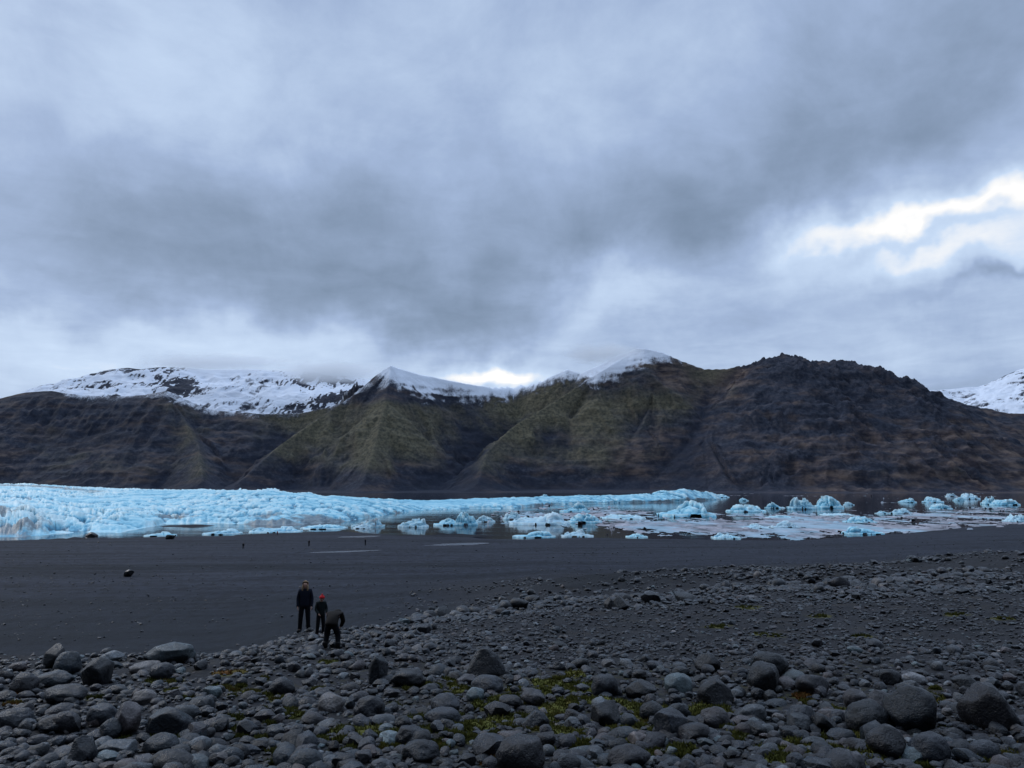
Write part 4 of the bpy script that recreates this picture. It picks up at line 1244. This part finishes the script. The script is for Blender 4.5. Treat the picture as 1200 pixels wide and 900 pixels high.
def person(J, s, mats_, label, loc, yaw, group=None, hair=None, hat=None, fine=True):
    """J: joints in metres for a 1.7 m adult, scaled by s."""
    P = {k: tuple(np.array(v) * s) for k, v in J.items()}
    jk, tr = mats_
    ch = [[(P['pelvis'], (.15 * s, .105 * s)), (P['waist'], (.125 * s, .095 * s)), (P['chest'], (.155 * s, .11 * s)), (P['neck'], .052 * s), (P['chin'], .068 * s), (P['head'], (.080 * s, .095 * s)), (P['crown'], (.062 * s, .075 * s))]]
    for q, sd_ in (('l', -1), ('r', 1)):
        ch.append([(P['chest'], .12 * s), (P['sho_' + q], .060 * s), (P['elb_' + q], .043 * s), (P['wri_' + q], .029 * s)])
        ha = Vector(P['wri_' + q]) + (Vector(P['wri_' + q]) - Vector(P['elb_' + q])).normalized() * .085 * s
        ch[-1].append((tuple(Vector(P['wri_' + q]).lerp(ha, .45)), .024 * s)); ch[-1].append((tuple(ha), .026 * s))
        if fine:
            ch += hand_chains(P['wri_' + q], tuple(ha), s, sd_)
        ch.append([(P['pelvis'], .12 * s), (P['hip_' + q], .088 * s), (P['kne_' + q], .058 * s), (P['ank_' + q], .038 * s), (P['toe_' + q], .034 * s)])
    body = link('person', skin_mesh('person', ch, M_SKIN), label, 'person', group)
    body.location = loc; body.rotation_euler = (0, 0, yaw)
    # jacket: torso, sleeves, collar
    e = 1.16
    low_p = tuple(Vector(P['pelvis']) + (Vector(P['pelvis']) - Vector(P['waist'])) * .75)
    jc = [[(low_p, (.205 * s, .165 * s)), (P['pelvis'], (.200 * s, .160 * s)), (P['waist'], (.180 * s, .145 * s)), (P['chest'], (.195 * s, .15 * s)), (tuple(Vector(P['chest']).lerp(Vector(P['neck']), 1.0)), .085 * s), (tuple(Vector(P['neck']).lerp(Vector(P['chin']), .5)), .080 * s)]]
    for q in 'lr':
        jc.append([(P['chest'], .14 * s), (P['sho_' + q], .086 * s), (P['elb_' + q], .068 * s), (tuple(Vector(P['wri_' + q]) + (Vector(P['wri_' + q]) - Vector(P['elb_' + q])) * .22), .056 * s)])
    link('jacket', skin_mesh('jacket', jc, jk), parent=body)
    tc_ = [[(P['waist'], (.160 * s, .118 * s)), (tuple(Vector(P['pelvis']) - Vector((0, 0, .03 * s))), (.155 * s, .118 * s))]]
    for q in 'lr':
        tc_.append([(tuple(Vector(P['pelvis']) - Vector((0, 0, .03 * s))), .12 * s), (P['hip_' + q], .112 * s), (P['kne_' + q], .088 * s), (tuple(Vector(P['ank_' + q]) - Vector((0, 0, .05 * s))), .070 * s)])
    link('trousers', skin_mesh('trousers', tc_, tr), parent=body)
    for q in 'lr':
        a, t = Vector(P['ank_' + q]), Vector(P['toe_' + q])
        link('boot', skin_mesh('boot', [[(tuple(a + Vector((0, 0, .16 * s))), .080 * s), (tuple(a), .080 * s), (tuple(a - Vector((0, 0, .04 * s))), .075 * s), (tuple(t + (t - a) * .35), .066 * s)]], M_BOOT), parent=body)
    hd, up = Vector(P['head']), (Vector(P['crown']) - Vector(P['chin'])).normalized()
    fwd = Vector(J['face']).normalized()
    if fine:
        lat = up.cross(fwd).normalized()
        for sg in (-1, 1):
            ball('eye', hd + fwd * .083 * s + lat * .032 * s * sg - up * .005 * s, (.012 * s,) * 3, M_EYE, body)
            ball('ear', hd + lat * .088 * s * sg - up * .02 * s, (.014 * s, .022 * s, .032 * s), M_SKIN, body)
        ball('nose', hd + fwd * .098 * s - up * .035 * s, (.014 * s, .020 * s, .022 * s), M_SKIN, body)
    if hair:
        hm, length = hair
        c = hd + up * .035 * s - fwd * .022 * s
        q, f = ico(3)
        qq = q * (1 + .10 * perlin3(q * 4))[:, None] * np.array((.105, .105, .105)) * s
        low_ = np.clip(-(q @ np.array(up)) , 0, 1)
        qq = qq - np.outer(low_ * length * s, np.array(up))
        fr = q @ np.array(fwd)
        push = np.where((fr > .35) & (q @ np.array(up) < .45), .085 * s, 0)
        qq = qq - np.outer(push, np.array(fwd))
        if length > .1:
            for sg in (-1, 1):
                ball('hair_lock', hd + lat * .085 * s * sg - up * .13 * s + fwd * .03 * s, (.034 * s, .040 * s, .125 * s), hm, body, .25)
        link('hair', mesh_np('hair', qq + np.array(c), f, mats=[hm]), parent=body)
    if hat:
        c = hd + up * .060 * s
        q, f = ico(3)
        qq = q * np.array((.115, .115, .105)) * s
        qq[:, 2] = np.where(q[:, 2] < -.25, -.03 * s, qq[:, 2])
        h_ = link('hat', mesh_np('hat', qq + np.array(c), f, mats=[hat]), parent=body)
        ball('pompom', c + up * .125 * s, (.036 * s,) * 3, hat, h_, .3)
    return body


STAND = dict(pelvis=(0, 0, .94), waist=(0, 0, 1.12), chest=(0, 0, 1.32), neck=(0, 0, 1.45), chin=(0, -.015, 1.51), head=(0, -.015, 1.585), crown=(0, 0, 1.655), face=(0, -1, 0),
             sho_l=(-.175, 0, 1.385), sho_r=(.175, 0, 1.385), elb_l=(-.235, .02, 1.11), elb_r=(.235, .02, 1.11), wri_l=(-.225, -.06, .88), wri_r=(.235, -.05, .88),
             hip_l=(-.095, 0, .88), hip_r=(.095, 0, .88), kne_l=(-.125, -.02, .49), kne_r=(.125, -.02, .49), ank_l=(-.14, .01, .09), ank_r=(.15, .01, .09), toe_l=(-.17, -.14, .045), toe_r=(.18, -.14, .045))
LOOKDOWN = dict(STAND, neck=(0, -.03, 1.44), chin=(0, -.07, 1.49), head=(0, -.085, 1.56), crown=(0, -.085, 1.635), elb_l=(-.24, -.03, 1.12), elb_r=(.24, -.03, 1.12), wri_l=(-.19, -.20, .98), wri_r=(.19, -.20, .98), face=(0, -1, -.25))
# bent forward away from the viewer, hands on a stone
BEND = dict(pelvis=(0, -.04, .84), waist=(0, .08, 1.00), chest=(.0, .25, 1.12), neck=(0, .38, 1.14), chin=(0, .44, 1.10), head=(0, .50, 1.09), crown=(0, .565, 1.08), face=(0, .35, -1),
            sho_l=(-.175, .29, 1.10), sho_r=(.175, .29, 1.10), elb_l=(-.22, .36, .84), elb_r=(.22, .36, .84), wri_l=(-.12, .50, .66), wri_r=(.12, .50, .66),
            hip_l=(-.10, -.04, .79), hip_r=(.10, -.04, .79), kne_l=(-.15, .06, .44), kne_r=(.17, .06, .44), ank_l=(-.17, -.04, .09), ank_r=(.20, -.04, .09), toe_l=(-.19, .11, .045), toe_r=(.24, .11, .045))


def feet(px, py):
    x, y, z = hit(px, py)
    return (x, y, z + .02)


x, y, z = feet(356, 741)
s_ad = 55 * y / F / 1.70 / .99
person(STAND, s_ad, (M_NAVY, M_BLACK), 'person with long blond hair standing upright in a navy coat', (x, y, z), math.radians(8), hair=(M_BLOND, .20))
x, y, z = feet(375, 746)
person(LOOKDOWN, 45 * y / F / 1.72, (M_GREEN, M_BLACK), 'child in a bright red hat and dark green jacket', (x, y, z), math.radians(35), hat=M_RED)
x, y, z = feet(388, 761)
person(BEND, 41 * y / F / 1.24, (M_BROWN, M_BLACK), 'person in a brown jacket bending over the stones beside the child', (x, y, z), math.radians(-6), hair=(M_DKHAIR, .02)).scale = (1.22, 1.1, 1)
for (px, py, hpx, jm, yw, lab) in ((285, 643, 6.5, M_BLACK, 20, 'tiny far person in black on the sand below the long ice raft'),
                                   (362, 640, 7, M_BROWN, -30, 'tiny far person in brown at the near edge of the meltwater'),
                                   (428, 639, 7, M_NAVY, 60, 'tiny far person on the beach straight below the dirty grey iceberg'),
                                   (325, 627, 4.5, M_RED, 10, 'tiniest far person in a reddish coat at the ice edge')):
    x, y, z = feet(px, py)
    person(STAND, hpx * y / F / 1.7, (jm, M_BLACK), lab, (x, y, z), math.radians(yw), group='walkers far off on the black sand', hair=(M_DKHAIR, .03), fine=False)

# ------------------------------------------------------------------ cloud wrapping the summits
m_cloud = bpy.data.materials.new('summit_cloud'); m_cloud.use_nodes = True
T = NT(m_cloud.node_tree)
oc = T.n('ShaderNodeTexCoord').outputs['Object']
ln = T.n('ShaderNodeVectorMath', operation='LENGTH'); T.link(oc, ln.inputs[0])
cn = T.noise(oc, 2.2, 5, .6).outputs['Fac']
fall = T.mapr(T.m('ADD', ln.outputs['Value'], T.m('MULTIPLY', T.m('SUBTRACT', cn, .5), -1.3)), .25, .95, 1, 0)
pv = T.n('ShaderNodeVolumePrincipled')
pv.inputs['Color'].default_value = (.97, .985, 1.0, 1)
pv.inputs['Anisotropy'].default_value = 0.3
T.put(pv.inputs['Density'], T.m('MULTIPLY', fall, .016))
oo = T.n('ShaderNodeOutputMaterial')
T.link(pv.outputs[0], oo.inputs['Volume'])
cv, cf = ico(3)
for (px, py, dd, rx, ry, rz, lab) in ((385, 436, 3350, 300, 170, 62, 'pale cloud lying over the far end of the snowy plateau'),
                                      (250, 424, 3400, 420, 150, 42, 'thin pale cloud along the top of the snowy plateau'),
                                      (705, 414, 2900, 190, 130, 46, 'pale cloud clinging beside the snow dusted central summit')):
    o = link('cloud', mesh_np('cloud', cv * 1.02, cf, mats=[m_cloud]), lab, 'cloud', kind='stuff')
    o.location = world_at(px, py, dd); o.scale = (rx, ry, rz)
